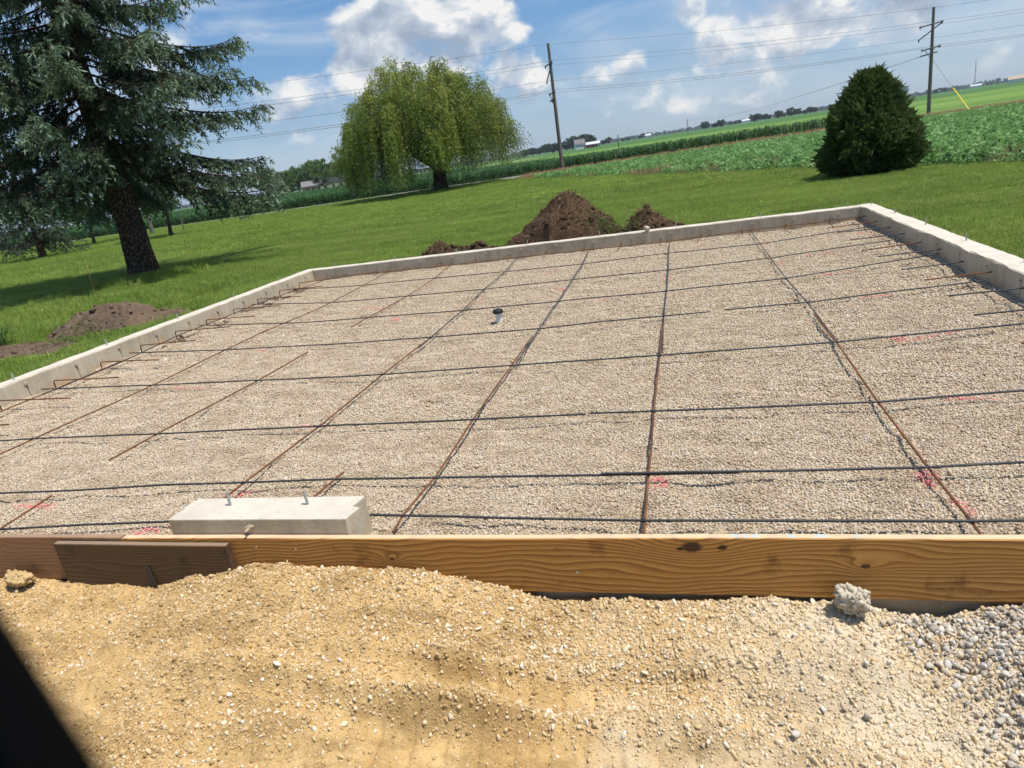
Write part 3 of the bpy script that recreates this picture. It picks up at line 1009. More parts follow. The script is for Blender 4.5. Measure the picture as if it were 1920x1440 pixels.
bar([(80, 740), (220, 681.5), (333, 630), (480, 571), (617, 521.7)], .058, 'dark rebar along the sunlit wall, reaching the far corner', False, False, 16, gr)
bar([(1601, 411), (1675.6, 446), (1775, 497.5), (1870, 549), (1920, 576), (1990, 614)], .060, 'grey rebar running along the shaded wall', False, False, 17, gr)
# lengthwise bars
bar([(1405, 430), (1424, 456.7), (1445, 484), (1474, 521.7), (1514, 567.3), (1570, 641.7)], ZC, 'dark lengthwise rebar from the far wall, nearest to the shaded wall', False, False, 21, gr)
bar([(1526, 589), (1568, 643), (1648, 753), (1740, 876), (1820, 977), (1840, 1006)], ZC + .003, 'rusty lengthwise rebar from the pine board, nearest to the shaded wall', True, True, 22, gr)
bar([(1255, 455), (1253, 474), (1253, 506), (1250, 545), (1245, 592.7), (1241, 662)], ZC, 'grey lengthwise rebar from the far wall, second from the shaded wall', False, False, 23, gr)
bar([(1241, 610), (1237, 665.7), (1226, 770.7), (1216, 888), (1209, 977), (1207, 1000)], ZC + .003, 'rusty lengthwise rebar from the pine board, second from the shaded wall', True, True, 24, gr)
bar([(1103, 470), (1091.7, 495), (1072, 525), (1046.7, 565), (1011.7, 616), (968, 682)], ZC, 'grey lengthwise rebar from the far wall, third from the shaded wall', False, False, 25, gr)
bar([(998, 630), (959, 685), (888, 785), (816, 893), (755, 966), (737, 998)], ZC + .003, 'rusty lengthwise rebar from the pine board, third from the shaded wall', True, True, 26, gr)
bar([(970, 482), (946.7, 509), (908, 541.7), (866.7, 582.7), (808, 632), (785, 652)], ZC, 'grey lengthwise rebar from the far wall, fourth from the shaded wall', False, False, 27, gr)
bar([(800, 638), (718, 701.7), (600, 798), (455, 906.7), (415, 938)], ZC + .003, 'long rusty lengthwise rebar ending at the raised concrete block, fourth from the shaded wall', True, True, 28, gr)
bar([(644, 886), (592, 929), (575, 944)], ZC + .003, 'short brown rebar end sticking out behind the raised concrete block', True, True, 29, gr)
bar([(850, 492), (810, 525), (763, 555), (687, 597), (658, 614)], ZC, 'rusty lengthwise rebar from the far wall, fifth from the shaded wall', True, False, 30, gr)
bar([(577, 659), (480, 715), (297, 812.7), (205, 863)], ZC, 'free rusty lengthwise rebar, fifth from the shaded wall, with both ends in the open', True, True, 31, gr)
bar([(97, 929), (0, 992), (-40, 1018)], ZC, 'short rusty lengthwise rebar behind the weathered pink board', True, True, 32, gr)
bar([(732, 506), (680, 536), (623, 566.7), (570, 590), (490, 624)], ZC, 'thin rusty lengthwise rebar from the far wall beside the sunlit wall', True, False, 33, gr)
bar([(500, 619), (418, 658), (290, 720), (63, 823), (0, 852), (-60, 880)], ZC + .003, 'long rusty lengthwise rebar beside the sunlit wall', True, True, 34, gr)

# dowels bent over out of the walls
def dowel(x, y, dx, dy, z, seed, label, group, rust=True, straight=False):
    r = random.Random(seed)
    zz = z + r.uniform(-.012, .012)
    P = [(0, 0, -.06), (0, 0, zz - .03), (.006 * dx, .006 * dy, zz - .008), (.03 * dx, .03 * dy, zz), (dx, dy + r.uniform(-.05, .05) * abs(dx), zz + r.uniform(-.02, .015)),]
    if straight: P = [(.08, 0, zz), (0, 0, zz), P[-1]]
    mb = MB(); mb.tube(resample(P, .03), .0068, 6)
    o = mb.obj('rebar_dowel', M_rust if rust else M_steel, None, (x, y, 0), smooth=True)
    tag(o, label, 'rebar', group)


for i, yy in enumerate(np.arange(3.69, 11.6, .662)):
    dowel(XL + .10, yy, .92 + random.uniform(-.06, .06), -.06, .105, i, 'rusty rebar dowel bent out over the gravel along the sunlit wall', 'dowels along the sunlit wall')
for i, yy in enumerate(np.arange(4.28, 11.5, .645)):
    dowel(XR - .015, yy, -.60 + random.uniform(-.06, .06), -.06, .10, 50 + i, 'dark rebar dowel bent out over the gravel along the shaded wall', 'dowels along the shaded wall', rust=i % 3 == 1, straight=True)
for i, xx in enumerate(np.arange(-6.3, 2.4, .652)):
    dowel(xx, YB - .05, random.uniform(-.06, .06), -.40 + random.uniform(-.08, .08), .085, 90 + i, 'short rusty rebar dowel bent out along the far wall', 'dowels along the far wall')

# capped drain stub
pg = G(936, 601)
pipe = thing('pipe_stub', 'white pipe stub with black cap standing in the gravel', 'pipe', (pg[0], pg[1], 0))
mb = MB().tube([(0, 0, -.05), (0, 0, .10)], [.036, .036], 18)
mb.obj('pipe', plain('white_pvc', (.68, .68, .66), .4, .4, .08, 20), pipe, smooth=False)
mb = MB().tube([(0, 0, .085), (0, 0, .090), (0, 0, .118), (0, 0, .128)], [.050, .058, .058, .051], 18)
cap = mb.obj('cap', plain('black_rubber', (.018, .018, .02), .5, .4), pipe)
MB().tube([(0, 0, .128), (0, 0, .136)], [.03, .028], 12).obj('plug', MATS['black_rubber'], cap)

# ---------------------------------------------------------------- loose gravel and pebbles
r_ = np.random.default_rng(11)
peb = protos('pebble', [stone_mesh('pebble', M_pebble, 2 if k < 3 else 1, 100 + k, .25, (1, .85, .62)) for k in range(6)])
pts = []
for (y0, y1, s) in ((2.52, 4.2, .0128), (4.2, 6.5, .0165), (6.5, 9.0, .026), (9.0, 11.69, .038)):
    X, Y = np.meshgrid(np.arange(XL + .01, XR - .01, s), np.arange(y0, y1, s))
    X = X.ravel() + r_.uniform(-.6, .6, X.size) * s; Y = Y.ravel() + r_.uniform(-.6, .6, Y.size) * s
    # nothing outside what can be seen over the board
    vis = (Y > 2.515) & (Y < YB - .004) & (X > XL + .006) & (X < XR - .006) & (X > -1.72 * Y - .9) & (X < .52 * Y + .9)
    b = (X > -2.68) & (X < -1.62) & (Y < 2.745)
    vis &= ~b
    X, Y = X[vis], Y[vis]
    pts.append(np.stack([X, Y, bed_z(X, Y), np.full(len(X), s)], 1))
pts = np.concatenate(pts)
big = r_.uniform(size=len(pts)) < .004
sc = np.maximum(pts[:, 3] * .9, .0125) * r_.uniform(.34, .68, len(pts)) * 1.0
sc = np.minimum(sc, .0105) * np.where(big, r_.uniform(1.5, 2.3, len(pts)), 1)
P = pts[:, :3].copy(); P[:, 2] += sc * .25 + r_.uniform(-.3, .4, len(P)) * sc
scatter('pea_gravel', P, sc, rrot(len(P)), peb, 'tan rounded pea gravel filling the foundation', extra={'paint': paint_amount(P[:, 0], P[:, 1])})

speb = protos('sandy_pebble', [stone_mesh('sandy_pebble', M_sandpeb, 1, 200 + k, .3, (1, .8, .62)) for k in range(4)] + [stone_mesh('sandy_chip', M_sandpeb, 2, 230 + k, .3, (1, .8, .6), True) for k in range(4)])
n = 230000
X = r_.uniform(-4.6, 2.1, n); Y = .95 + (2.46 - .95) * r_.uniform(0, 1, n)
den = np.clip(.85 + 1.5 * fbm(X * 1.8, Y * 1.8, 3, 81) + .25 * (Y > 2.0) + .2 * np.exp(-((X + .5) / .9) ** 2) * (Y > 1.95), .16, 1)
den = den * (1 - .85 * np.clip(sum(track_mask(X, Y, t_) for t_ in TRACKS), 0, 1))
kp = (r_.uniform(size=n) < den) & (X > -1.9 * Y - .4) & (X < .62 * Y + .5)
X, Y = X[kp], Y[kp]
sc = np.clip(r_.lognormal(-5.68, .52, len(X)), .0017, .015)
P = np.stack([X, Y, sand_z(X, Y) + sc * .22], 1)
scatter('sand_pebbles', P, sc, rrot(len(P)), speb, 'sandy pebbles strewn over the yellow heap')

n = 36000                                             # coarser pale pebbles on the heap's shoulder and along the boards
X = r_.uniform(-2.9, 1.3, n); Y = r_.uniform(1.0, 2.47, n)
den = .05 + .55 * np.clip((X + 1.1) / 1.2, 0, 1) + .45 * np.exp(-((Y - 2.42) / .10) ** 2) * (X > -2.6) + 1.0 * fbm(X * 2.4, Y * 2.4, 3, 83)
den = den * (1 - .9 * np.clip(sum(track_mask(X, Y, t_) for t_ in TRACKS), 0, 1))
kp = r_.uniform(size=n) < den
X, Y = X[kp], Y[kp]
sc = np.clip(r_.lognormal(-5.2, .36, len(X)), .003, .0135)
P = np.stack([X, Y, sand_z(X, Y) + sc * .3], 1)
scatter('pale_pebbles', P, np.stack([sc * r_.uniform(.8, 1.4, len(X)), sc, sc], 1), rrot(len(P)), protos('pale_pebble', [stone_mesh('pale_pebble', M_palepeb, 2, 260 + k, .3, (1, .8, .62), k % 2 == 1) for k in range(6)]), 'pale tan pebbles thick on the shoulder of the heap')

gst = protos('grey_stone', [stone_mesh('grey_stone', M_grey, 2, 300 + k, .3, (1.1, .75, .5), k != 2) for k in range(8)])
n = 19000
X = r_.uniform(.2, 2.2, n); Y = r_.uniform(.95, 2.44, n)
edge = .68 + .10 * np.sin(Y * 7) + .12 * fbm(X * 4, Y * 4, 2, 91) + np.clip(2.1 - Y, 0, 1) * .12
pr = np.clip((X - edge) / .22, 0.015, 1)
kp = (r_.uniform(size=n) < pr)
X, Y = X[kp], Y[kp]
sc = np.clip(r_.lognormal(-4.68, .40, len(X)), .0035, .020)
P = np.stack([X, Y, sand_z(X, Y) + sc * r_.uniform(.2, 1.0, len(X)) + .004], 1)
scatter('grey_gravel', P, sc, rrot(len(P)), gst, 'loose grey crushed stone at the edge of the sand')

# lumps
def rock(name, loc, size, mt, seed, label, cat, rough=.5, crumbs=0):
    V, F = ico(4)
    r = np.random.default_rng(seed)
    d = np.zeros(len(V))
    for k in range(18):
        nn = r.normal(size=3); nn /= np.linalg.norm(nn)
        V = V - np.maximum(V @ nn - r.uniform(.55, .85), 0)[:, None] * nn * .9
    d = fbm(V[:, 0] * 3 + V[:, 2] * 2, V[:, 1] * 3 - V[:, 2], 4, seed) * .22 * rough + fbm(V[:, 0] * 9 + V[:, 2] * 5, V[:, 1] * 9 + V[:, 2] * 8, 4, seed + 5, .65) * .22 * rough
    V = V * (1 + d)[:, None] * np.array(size)
    if crumbs:                                        # aggregate standing out of the broken surface
        Vi, Fi = ico(1)
        Vs, Fs, nb = [V], [F], len(V)
        for i in r.choice(len(V), crumbs, replace=False):
            s = r.uniform(.006, .014)
            Vs.append(Vi * (1 + .18 * r.normal(size=(len(Vi), 1))) * s * r.uniform(.7, 1.2, 3) + V[i] * .97); Fs.append(Fi + nb); nb += len(Vi)
        V = np.concatenate(Vs); F = np.concatenate(Fs)
    return tag(link(name, npmesh(name, V, F, mt), None, loc), label, cat)


rock('concrete_lump', (.535, 2.39, -.110), (.085, .055, .072), plain('lump_concrete', (.50, .44, .34), .95, .1, .35, 45), 5, 'rough pale lump of concrete lying against the pine board', 'rubble', 1.0, 170)
rock('clay_lump', (-3.66, 2.395, -.10), (.115, .055, .055), plain('lump_clay', (.50, .36, .17), .97, .1, .25, 25), 8, 'yellow clay lump lying against the weathered pink board', 'rubble', .8, 60)
rock('fieldstone', (-.64, YB - .002, HW + .045), (.062, .058, .052), plain('fieldstone', (.52, .44, .34), .9, .15, .25, 20), 12, 'round tan stone resting on the far concrete wall', 'stone', .3)

# ---------------------------------------------------------------- foliage tools
def cards(P, D, L, Wd, N=None, seed=0, cross=True, bend=0.0):
    """lens-shaped leaf quads: P base points, D unit directions, L lengths, Wd widths"""
    r = np.random.default_rng(seed)
    n = len(P)
    L = np.broadcast_to(L, (n,))[:, None]; Wd = np.broadcast_to(Wd, (n,))[:, None]
    if N is None:
        N = r.normal(size=(n, 3))
    S = np.cross(D, N); S /= np.linalg.norm(S, axis=1)[:, None] + 1e-9
    Nn = np.cross(S, D)
    sets = [S] + ([Nn] if cross else [])
    Vs = []
    for s in sets:
        mid = P + D * L * .45 + np.array([0, 0, -1.0]) * L * bend * .2
        tip = P + D * L + np.array([0, 0, -1.0]) * L * bend
        Vs.append(np.stack([P, mid + s * Wd * .5, tip, mid - s * Wd * .5], 1))
    V = np.concatenate(Vs).reshape(-1, 3)
    F = np.arange(len(V)).reshape(-1, 4)
    return V, F


def unit(v): return v / (np.linalg.norm(v, axis=-1, keepdims=True) + 1e-9)


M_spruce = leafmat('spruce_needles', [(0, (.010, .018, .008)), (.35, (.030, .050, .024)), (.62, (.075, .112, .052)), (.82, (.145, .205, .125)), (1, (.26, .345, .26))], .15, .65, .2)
M_willow = leafmat('willow_leaves', [(0, (.03, .055, .008)), (.4, (.095, .15, .02)), (.75, (.20, .26, .04)), (1, (.35, .37, .08))], .22)
M_arb = leafmat('arborvitae_foliage', [(0, (.008, .018, .005)), (.45, (.03, .068, .013)), (.8, (.085, .14, .03)), (1, (.17, .21, .07))], .15)
M_broad = leafmat('broad_leaves', [(0, (.03, .065, .012)), (.5, (.075, .15, .028)), (1, (.16, .25, .06))], .3)
M_broadd = leafmat('dark_leaves', [(0, (.018, .038, .010)), (.5, (.045, .085, .022)), (1, (.095, .14, .045))], .25)
M_farleaf = leafmat('far_leaves', [(0, (.022, .045, .022)), (.5, (.045, .08, .035)), (1, (.085, .13, .06))], .2)
M_bean = leafmat('bean_leaves', [(0, (.04, .12, .016)), (.5, (.095, .23, .04)), (1, (.27, .44, .16))], .3, use='rand')
M_corn = leafmat('corn_leaves', [(0, (.013, .05, .012)), (.5, (.03, .092, .02)), (1, (.075, .16, .04))], .3, use='rand')
M_grass = leafmat('grass_blades', [(0, (.10, .19, .014)), (.5, (.185, .305, .032)), (.85, (.27, .375, .06)), (1, (.40, .42, .14))], .35, use='rand', hue=1.1, dry=(.34, .42, .08))
M_straw = leafmat('dry_straw', [(0, (.22, .13, .06)), (.6, (.36, .24, .12)), (1, (.46, .36, .2))], .25, use='rand')


# ---------------------------------------------------------------- blue spruce
def make_spruce(name, base, label, H=17.5, zlo=3.15, Lmax=4.9, nl=155, seed=1, dens=1.55, r0=.36, ctop=18.0, mt=None):
    r = np.random.default_rng(seed)
    t = thing(name, label, 'tree', base)
    mb = MB()
    zz = np.array([-.15, .0, .12, .35, .8, 1.6, 3, 5, 8, 12, H])
    rr = r0 * np.array([1.55, 1.4, 1.24, 1.1, 1.0, .93, .84, .70, .5, .27, .03])
    pth = np.stack([-.012 * zz + .05 * np.sin(zz * .5), .02 * np.sin(zz * .7), zz], 1)
    pth = resample(pth, .12)
    Rr = np.interp(pth[:, 2], zz, rr)
    V, F = tube(pth, Rr, 18)
    V[:, :2] += (fbm(np.arctan2(V[:, 1], V[:, 0]) * 3.0, V[:, 2] * 1.2, 3, seed) * .14 * r0)[:, None] * unit(V[:, :2] - pth[np.repeat(np.arange(len(pth)), 18), :2])
    mb.add(V, F.tolist())
    sp, sd, sl_, sw, st = [], [], [], [], []
    for i in range(nl):
        z0 = zlo + (H - zlo - .4) * ((i + r.uniform(0, 1)) / nl) ** 1.25
        f = (z0 - zlo) / (H - zlo)
        L = Lmax * max(.10, (1 - f) ** .85) * r.uniform(.72, 1.12)
        az = i * 2.39996 + r.uniform(-.4, .4)
        if f < .16 and r0 > .3: L *= 1 - .5 * max(0, math.cos(az + .82)) ** 2 * (1 - f / .16)
        u = np.linspace(0, 1, 14)
        droop = np.interp(f, [0, .3, .7, 1], [-.38, -.26, -.02, .4]) + r.uniform(-.10, .08)
        curl = np.interp(f, [0, .4, 1], [.16, .22, .1]) * r.uniform(.4, 1.4)
        bendy = r.uniform(-.25, .25)
        rad = L * u
        a = az + bendy * u
        zc = z0 + L * (droop * (1.35 * u - .35 * u ** 2) + curl * u ** 3)
        Pl = np.stack([rad * np.cos(a), rad * np.sin(a), zc], 1)
        rb = max(.012, .048 * L / Lmax)
        mb.tube(Pl, np.linspace(rb, .006, len(u)), 5, cap=False)
        T = unit(np.gradient(Pl, axis=0))
        nb = int(L / .17 * dens)
        for k in range(nb):
            s = .10 + .90 * (k + r.uniform(0, 1)) / nb
            p = np.array([np.interp(s, u, Pl[:, c]) for c in range(3)])
            tt = unit(np.array([np.interp(s, u, T[:, c]) for c in range(3)]))
            side = np.cross(tt, (0, 0, 1)) * (1 if k % 2 else -1)
            bl = (.25 + .75 * (1 - abs(s - .45))) * r.uniform(.35, .85) * min(1, L / 2.5 + .25)
            d = unit(tt * r.uniform(.45, 1.0) + side * r.uniform(.3, 1.0) + np.array([0, 0, r.uniform(-.75, .0)]))
            ns = max(3, int(bl / .042))
            q = np.linspace(0.05, 1, ns)
            bp = p + d * (bl * q)[:, None] + np.array([0, 0, -1.0]) * (.32 * bl * q ** 2)[:, None]
            mb.tube(bp[[0, ns // 2, -1]], [.008, .006, .003], 3, cap=False)
            hang = np.array([0, 0, -1.0]) * r.uniform(.2, 2.2, ns)[:, None]
            dd = unit(d * .9 + hang + r.normal(0, .5, (ns, 3)))
            sp.append(bp); sd.append(dd)
            ll = r.uniform(.10, .23, ns)
            sl_.append(ll); sw.append(ll * r.uniform(.30, .46, ns))
            tv = np.clip(.02 + .62 * s ** 1.2 + .28 * q + r.normal(0, .13, ns) + .12 * (f - .3), 0, 1)  # inner sprays darker than the tips, crown shade put into the tint
            dead = r.uniform() < .10 * (s < .5)
            st.append(tv * (.25 if dead else 1))
    tr = mb.obj('trunk', M_barks, t, smooth=True)
    P = np.concatenate(sp); Dd = np.concatenate(sd); L = np.concatenate(sl_); Wd = np.concatenate(sw); tv = np.concatenate(st)
    nk = 6
    off = (np.arange(nk) / nk)[None, :, None]
    PP = P[:, None] + Dd[:, None] * L[:, None, None] * off * .8
    ND = unit(Dd[:, None] * .85 + r.normal(0, .55, (len(P), nk, 3)))
    V, F = cards(PP.reshape(-1, 3), ND.reshape(-1, 3), np.repeat(L, nk) * r.uniform(.5, .9, len(P) * nk), r.uniform(.024, .046, len(P) * nk), seed=seed, cross=False)
    tint = np.repeat(np.repeat(tv, nk) + np.tile(np.linspace(-.10, .14, nk), len(P)), 4)
    tint = np.clip(tint, 0, 1)
    print('spruce quads', len(F))
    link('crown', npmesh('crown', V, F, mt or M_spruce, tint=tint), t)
    return t


sb = G(275, 522)
make_spruce('spruce_tree', (sb[0], sb[1], 0), 'big blue spruce with thick trunk and drooping limbs on the lawn', seed=4)

# ---------------------------------------------------------------- weeping willow
def make_willow(base, label, seed=2):
    r = np.random.default_rng(seed)
    t = thing('willow_tree', label, 'tree', base)
    mb = MB()
    zz = np.array([-.1, 0, .3, .8, 1.5, 2.4])
    V, F = tube(resample(np.stack([.05 * zz, 0 * zz, zz], 1), .1), np.interp(resample(np.stack([.05 * zz, 0 * zz, zz], 1), .1)[:, 2], zz, [.95, .8, .62, .55, .55, .45]), 14)
    mb.add(V, F.tolist())
    tips = []
    K = 150
    for i in range(K):
        az = i * 2.39996 + r.uniform(-.3, .3)
        f = (i + .5) / K
        ph = math.asin(np.clip(1.0 - f * 1.05, -.05, 1))          # from the top downwards
        rx = 6.0 * r.uniform(.86, 1.06); rz = 4.7 * r.uniform(.84, 1.08)
        if i % 4 == 0: rx *= .62; rz *= .70
        tip = np.array([rx * math.cos(ph) * math.cos(az), rx * math.cos(ph) * math.sin(az), 4.6 + rz * math.sin(ph)])
        if tip[2] > 8.2: tip[2] += r.uniform(-.5, .6)
        tip[0] -= .55
        st = np.array([.1, 0, r.uniform(1.4, 2.6)])
        mid = st * .45 + tip * .55 + np.array([0, 0, .9 * math.cos(ph)])
        u = np.linspace(0, 1, 9)[:, None]
        Pl = st * (1 - u) ** 2 + 2 * mid * u * (1 - u) + tip * u ** 2
        Pl[1:-1] += r.normal(0, .10, (7, 3))
        mb.tube(Pl, np.linspace(.13 if i < 60 else .09, .02, 9), 5, cap=False)
        tips.append((tip, az, ph))
    for a_, l_ in ((-.2, 6.9), (3.4, 7.4), (2.9, 7.3), (-1.2, 6.2), (3.8, 6.6)):   # wide low boughs
        for dz in (0, -.7):
            tip = np.array([l_ * math.cos(a_), l_ * math.sin(a_), 4.1 + dz])
            tips.append((tip, a_, .0))
            u = np.linspace(0, 1, 9)[:, None]
            mb.tube(np.array([0, 0, 2.2]) * (1 - u) + tip * u + np.array([0, 0, 1.6]) * (u * (1 - u)) * 2, np.linspace(.12, .02, 9), 5, cap=False)
    tips.append((np.array([-3.4, 0, 9.6]), 3.1, 1.0)); tips.append((np.array([-3.0, .3, 9.2]), 3.1, 1.0))
    mb.obj('trunk', M_barkd, t, smooth=True)
    LP, LD, LL, LT = [], [], [], []
    for (tip, az, ph) in tips:
        low = max(.5, .7 + .9 * r.uniform() + (.9 if r.uniform() < .25 else 0) + (.5 if tip[0] > 1 else 0))
        bright = r.normal(0, .20) + .16 * (math.sin(ph)) - (.22 if math.hypot(tip[0], tip[1]) < 4.6 * math.cos(ph) else 0)  # bright tops and dark inner strands: crown shading put into the tint
        for k in range(40):
            a = az + r.normal(0, 1.0)
            o = tip + r.normal(0, .30, 3) * np.array([1, 1, .8])
            reach = r.uniform(.2, 1.0)
            drop = min(o[2] - low, r.uniform(1.4, 5.0) * (.55 + .6 * math.cos(ph)))
            if drop < .4: continue
            m = int(drop / .085)
            q = np.linspace(0, 1, m)
            arch = np.stack([math.cos(a) * reach * (1 - (1 - q) ** 2.2), math.sin(a) * reach * (1 - (1 - q) ** 2.2), .32 * np.sin(np.pi * np.minimum(q * 2.2, 1)) * reach - drop * q ** 1.35], 1)
            sway = .10 * np.sin(q * 5 + r.uniform(0, 6)) * q
            p = o + arch; p[:, 0] += sway
            LP.append(p)
            d = unit(np.gradient(p, axis=0) + r.normal(0, .42, (m, 3)))
            LD.append(d); LL.append(r.uniform(.13, .23, m))
            LT.append(np.clip(.43 + bright + .22 * (1 - q) + r.normal(0, .14, m), 0, 1))
    P = np.concatenate(LP); Dd = np.concatenate(LD); L = np.concatenate(LL); T = np.concatenate(LT)
    V, F = cards(P, Dd, L, L * .30, seed=seed, cross=False)
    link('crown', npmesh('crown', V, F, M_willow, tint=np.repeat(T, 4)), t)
    return t


wb_ = G(828, 357)
make_willow((wb_[0], wb_[1], 0), 'large yellow green weeping willow at the end of the lawn')

# ---------------------------------------------------------------- arborvitae
def make_arb(base, label, seed=3):
    r = np.random.default_rng(seed)
    t = thing('arborvitae_shrub', label, 'shrub', base)
    MB().tube([(0, 0, -.05), (.01, 0, .5), (0, .02, 1.2), (0, 0, 2.1)], [.07, .06, .05, .02], 8).obj('trunk', M_barkd, t, smooth=True)
    zs = [0.03, .15, .45, .85, 1.3, 1.68, 2.0, 2.26, 2.50]
    rs = [.66, .92, 1.06, 1.03, .87, .68, .48, .27, .03]
    n = 32000
    z = np.sqrt(r.uniform(0, 1, n)) ; z = .05 + 2.5 * (1 - z) * .9 + r.uniform(0, .15, n)
    z = np.minimum(r.choice(np.concatenate([z, r.uniform(.05, 2.4, n)]), n), 2.45 - .3 * r.uniform(0, 1, n) ** 2)
    az = r.uniform(0, 2 * np.pi, n)
    lump = 1 + .34 * fbm(az * 2.4, z * 1.9, 3, seed) + .22 * fbm(az * 7, z * 5, 2, seed + 3)
    R = (np.interp(z, zs, rs) + .02) * lump * r.uniform(0, 1, n) ** .30
    P = np.stack([R * np.cos(az), R * np.sin(az), z], 1)
    out = np.stack([np.cos(az), np.sin(az), 0 * az], 1)
    up = np.interp(z, [0, .6, 2.6], [.15, .7, 1.2])
    D = unit(out * r.uniform(.3, 1.0, n)[:, None] + np.array([0, 0, 1.0]) * (up * r.uniform(.3, 1.3, n))[:, None] + r.normal(0, .35, (n, 3)))
    L = r.uniform(.07, .20, n) * np.where(r.uniform(size=n) < .05, r.uniform(1.4, 2.2, n), 1)
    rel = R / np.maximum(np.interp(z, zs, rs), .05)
    T = np.clip(.14 + .48 * rel ** 3 + .16 * z / 2.4 + r.normal(0, .15, n), 0, 1)  # darker inside, lighter on top: light and shade put into the tint
    V, F = cards(P, D, L, .045, seed=seed, cross=True, bend=.12)
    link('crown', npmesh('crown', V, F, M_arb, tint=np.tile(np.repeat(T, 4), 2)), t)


ab = G(1628, 326)
make_arb((ab[0], ab[1], 0), 'dense dark green rounded arborvitae standing on the lawn')

# ---------------------------------------------------------------- broadleaf trees (prototypes of several crowns)
def broad_meshes(seed, H, rx, zlo, nclump, nleaf, leaf, leafmat_, shape=1.0, gap=.0):
    r = np.random.default_rng(seed)
    mb = MB()
    mb.tube([(0, 0, -.2), (0, 0, .3), (.03 * H, .0, zlo), (.02 * H, .01 * H, H * .6), (0, 0, H * .85)], [.030 * H, .024 * H, .018 * H, .010 * H, .003 * H], 8)
    Cc = []
    cz = (H + zlo) / 2; rz = (H - zlo) / 2
    for k in range(nclump):
        d = unit(r.normal(size=3)); q = r.uniform(.35, .92) ** .7
        c = np.array([d[0] * rx * q, d[1] * rx * q, cz + d[2] * rz * q * .92])
        Cc.append(c)
        u = np.linspace(0, 1, 5)[:, None]
        s = np.array([.02 * H, 0, zlo + (c[2] - zlo) * .25])
        mb.tube(s * (1 - u) + c * u + np.array([0, 0, .05 * H]) * (u * (1 - u)) * 2, np.linspace(.008 * H, .002 * H, 5), 4, cap=False)
    tm = mb.mesh('trunk', M_barkd, True)
    P = []; T = []
    for c in Cc:
        s = r.uniform(.16, .30) * rx
        p = r.normal(size=(nleaf, 3)); p = unit(p) * (r.uniform(0, 1, nleaf) ** .4)[:, None]
        P.append(c + p * s * np.array([1.25, 1.25, .85]))
        T.append(np.clip(.45 + r.normal(0, .12) + .20 * p[:, 2] + r.normal(0, .12, nleaf), 0, 1))
    P = np.concatenate(P); T = np.concatenate(T)
    D = unit(r.normal(size=P.shape) + np.array([0, 0, -.2]))
    V, F = cards(P, D, leaf * r.uniform(.7, 1.3, len(P)), leaf * .7, seed=seed, cross=False)
    return tm, npmesh('crown', V, F, leafmat_, tint=np.repeat(T, 4))


def place_tree(name, pm, loc, s, label, rz=0, group=None, cat='tree', sx=1.0):
    t = thing(name, label, cat, loc, group)
    t.rotation_euler = (0, 0, rz); t.scale = (s * sx, s * sx, s)
    link('trunk', pm[0], t); link('crown', pm[1], t)
    return t


small = [broad_meshes(40 + k, 5.4, 3.0, 1.25, 36, 170, .20, M_broadd) for k in range(2)]
for (x, y, k, s, lab) in [(322, 443, 0, 1.0, 'small dark fruit tree by the thin post, beyond the spruce'), (178, 458, 1, 1.02, 'small spreading fruit tree with forked trunk, beyond the spruce')]:
    g = G(x, y)
    place_tree('fruit_tree', small[k], (g[0], g[1], 0), s, lab, k * 1.7)
g = G(82, 484)
make_spruce('spruce_tree', (g[0], g[1], 0), 'slim dark spruce with straight trunk in the row beyond the big spruce', H=9.5, zlo=1.3, Lmax=3.0, nl=80, seed=21, dens=.75, r0=.20, mt=leafmat('dark_needles', [(0, (.012, .022, .010)), (.6, (.045, .07, .04)), (1, (.10, .14, .09))], .15))
g = G(10, 470)
make_spruce('spruce_tree', (g[0] - 1, g[1], 0), 'bushy dark spruce hanging low at the end of the row', H=8.5, zlo=.8, Lmax=3.3, nl=70, seed=25, dens=.75, r0=.2, mt=MATS['dark_needles'])

# grove and houses to the far left
grove = [broad_meshes(60 + k, 14, 6.0, 2.0, 60, 75, .75, M_broad) for k in range(3)] + [broad_meshes(66, 17, 5.0, 5.5, 34, 60, .75, leafmat('pale_leaves', [(0, (.06, .10, .03)), (.5, (.13, .19, .07)), (1, (.22, .28, .12))], .3))]
grd = [broad_meshes(70 + k, 7, 3.4, 1.2, 26, 70, .5, M_broadd) for k in range(2)]


def far(px, py, dist):
    d = at_dist(px, py, dist)
    return d[0], d[1]


def hor_y(px): return 442.1 - px * .15296


DL = 300
for i, (px, top, k, lab, sx) in enumerate([
        (500, 322, 0, 'broad green tree at the open end of the grove beside the blue spruce', 1.1), (540, 324, 1, 'green grove tree at the brick gable end, on the blue spruce side', 1.0), (562, 318, 2, 'rounded green tree behind the brick house', 1.0),
        (585, 312, 0, 'bushy green tree in the middle of the grove', .9), (607, 303, 1, 'tall light green tree rising behind the two houses', 1.0),
        (632, 307, 2, 'tall dark green tree behind the long dark roofed house', .95), (652, 283, 3, 'tallest pale open tree of the grove, next to the willow', .95), (672, 300, 0, 'green grove tree half hidden by the willow', 1.0), (690, 305, 1, 'green grove tree wholly behind the willow curtain', 1.0)]):
    dd = DL + 30 + 12 * (i % 3)
    x, y = far(px, hor_y(px), dd)
    H = (hor_y(px) - top) * dd / FPX * 1.09 + CAMH
    place_tree('grove_tree', grove[k], (x, y, 0), H / (14 if k < 3 else 17), lab, i * 1.3, sx=sx)
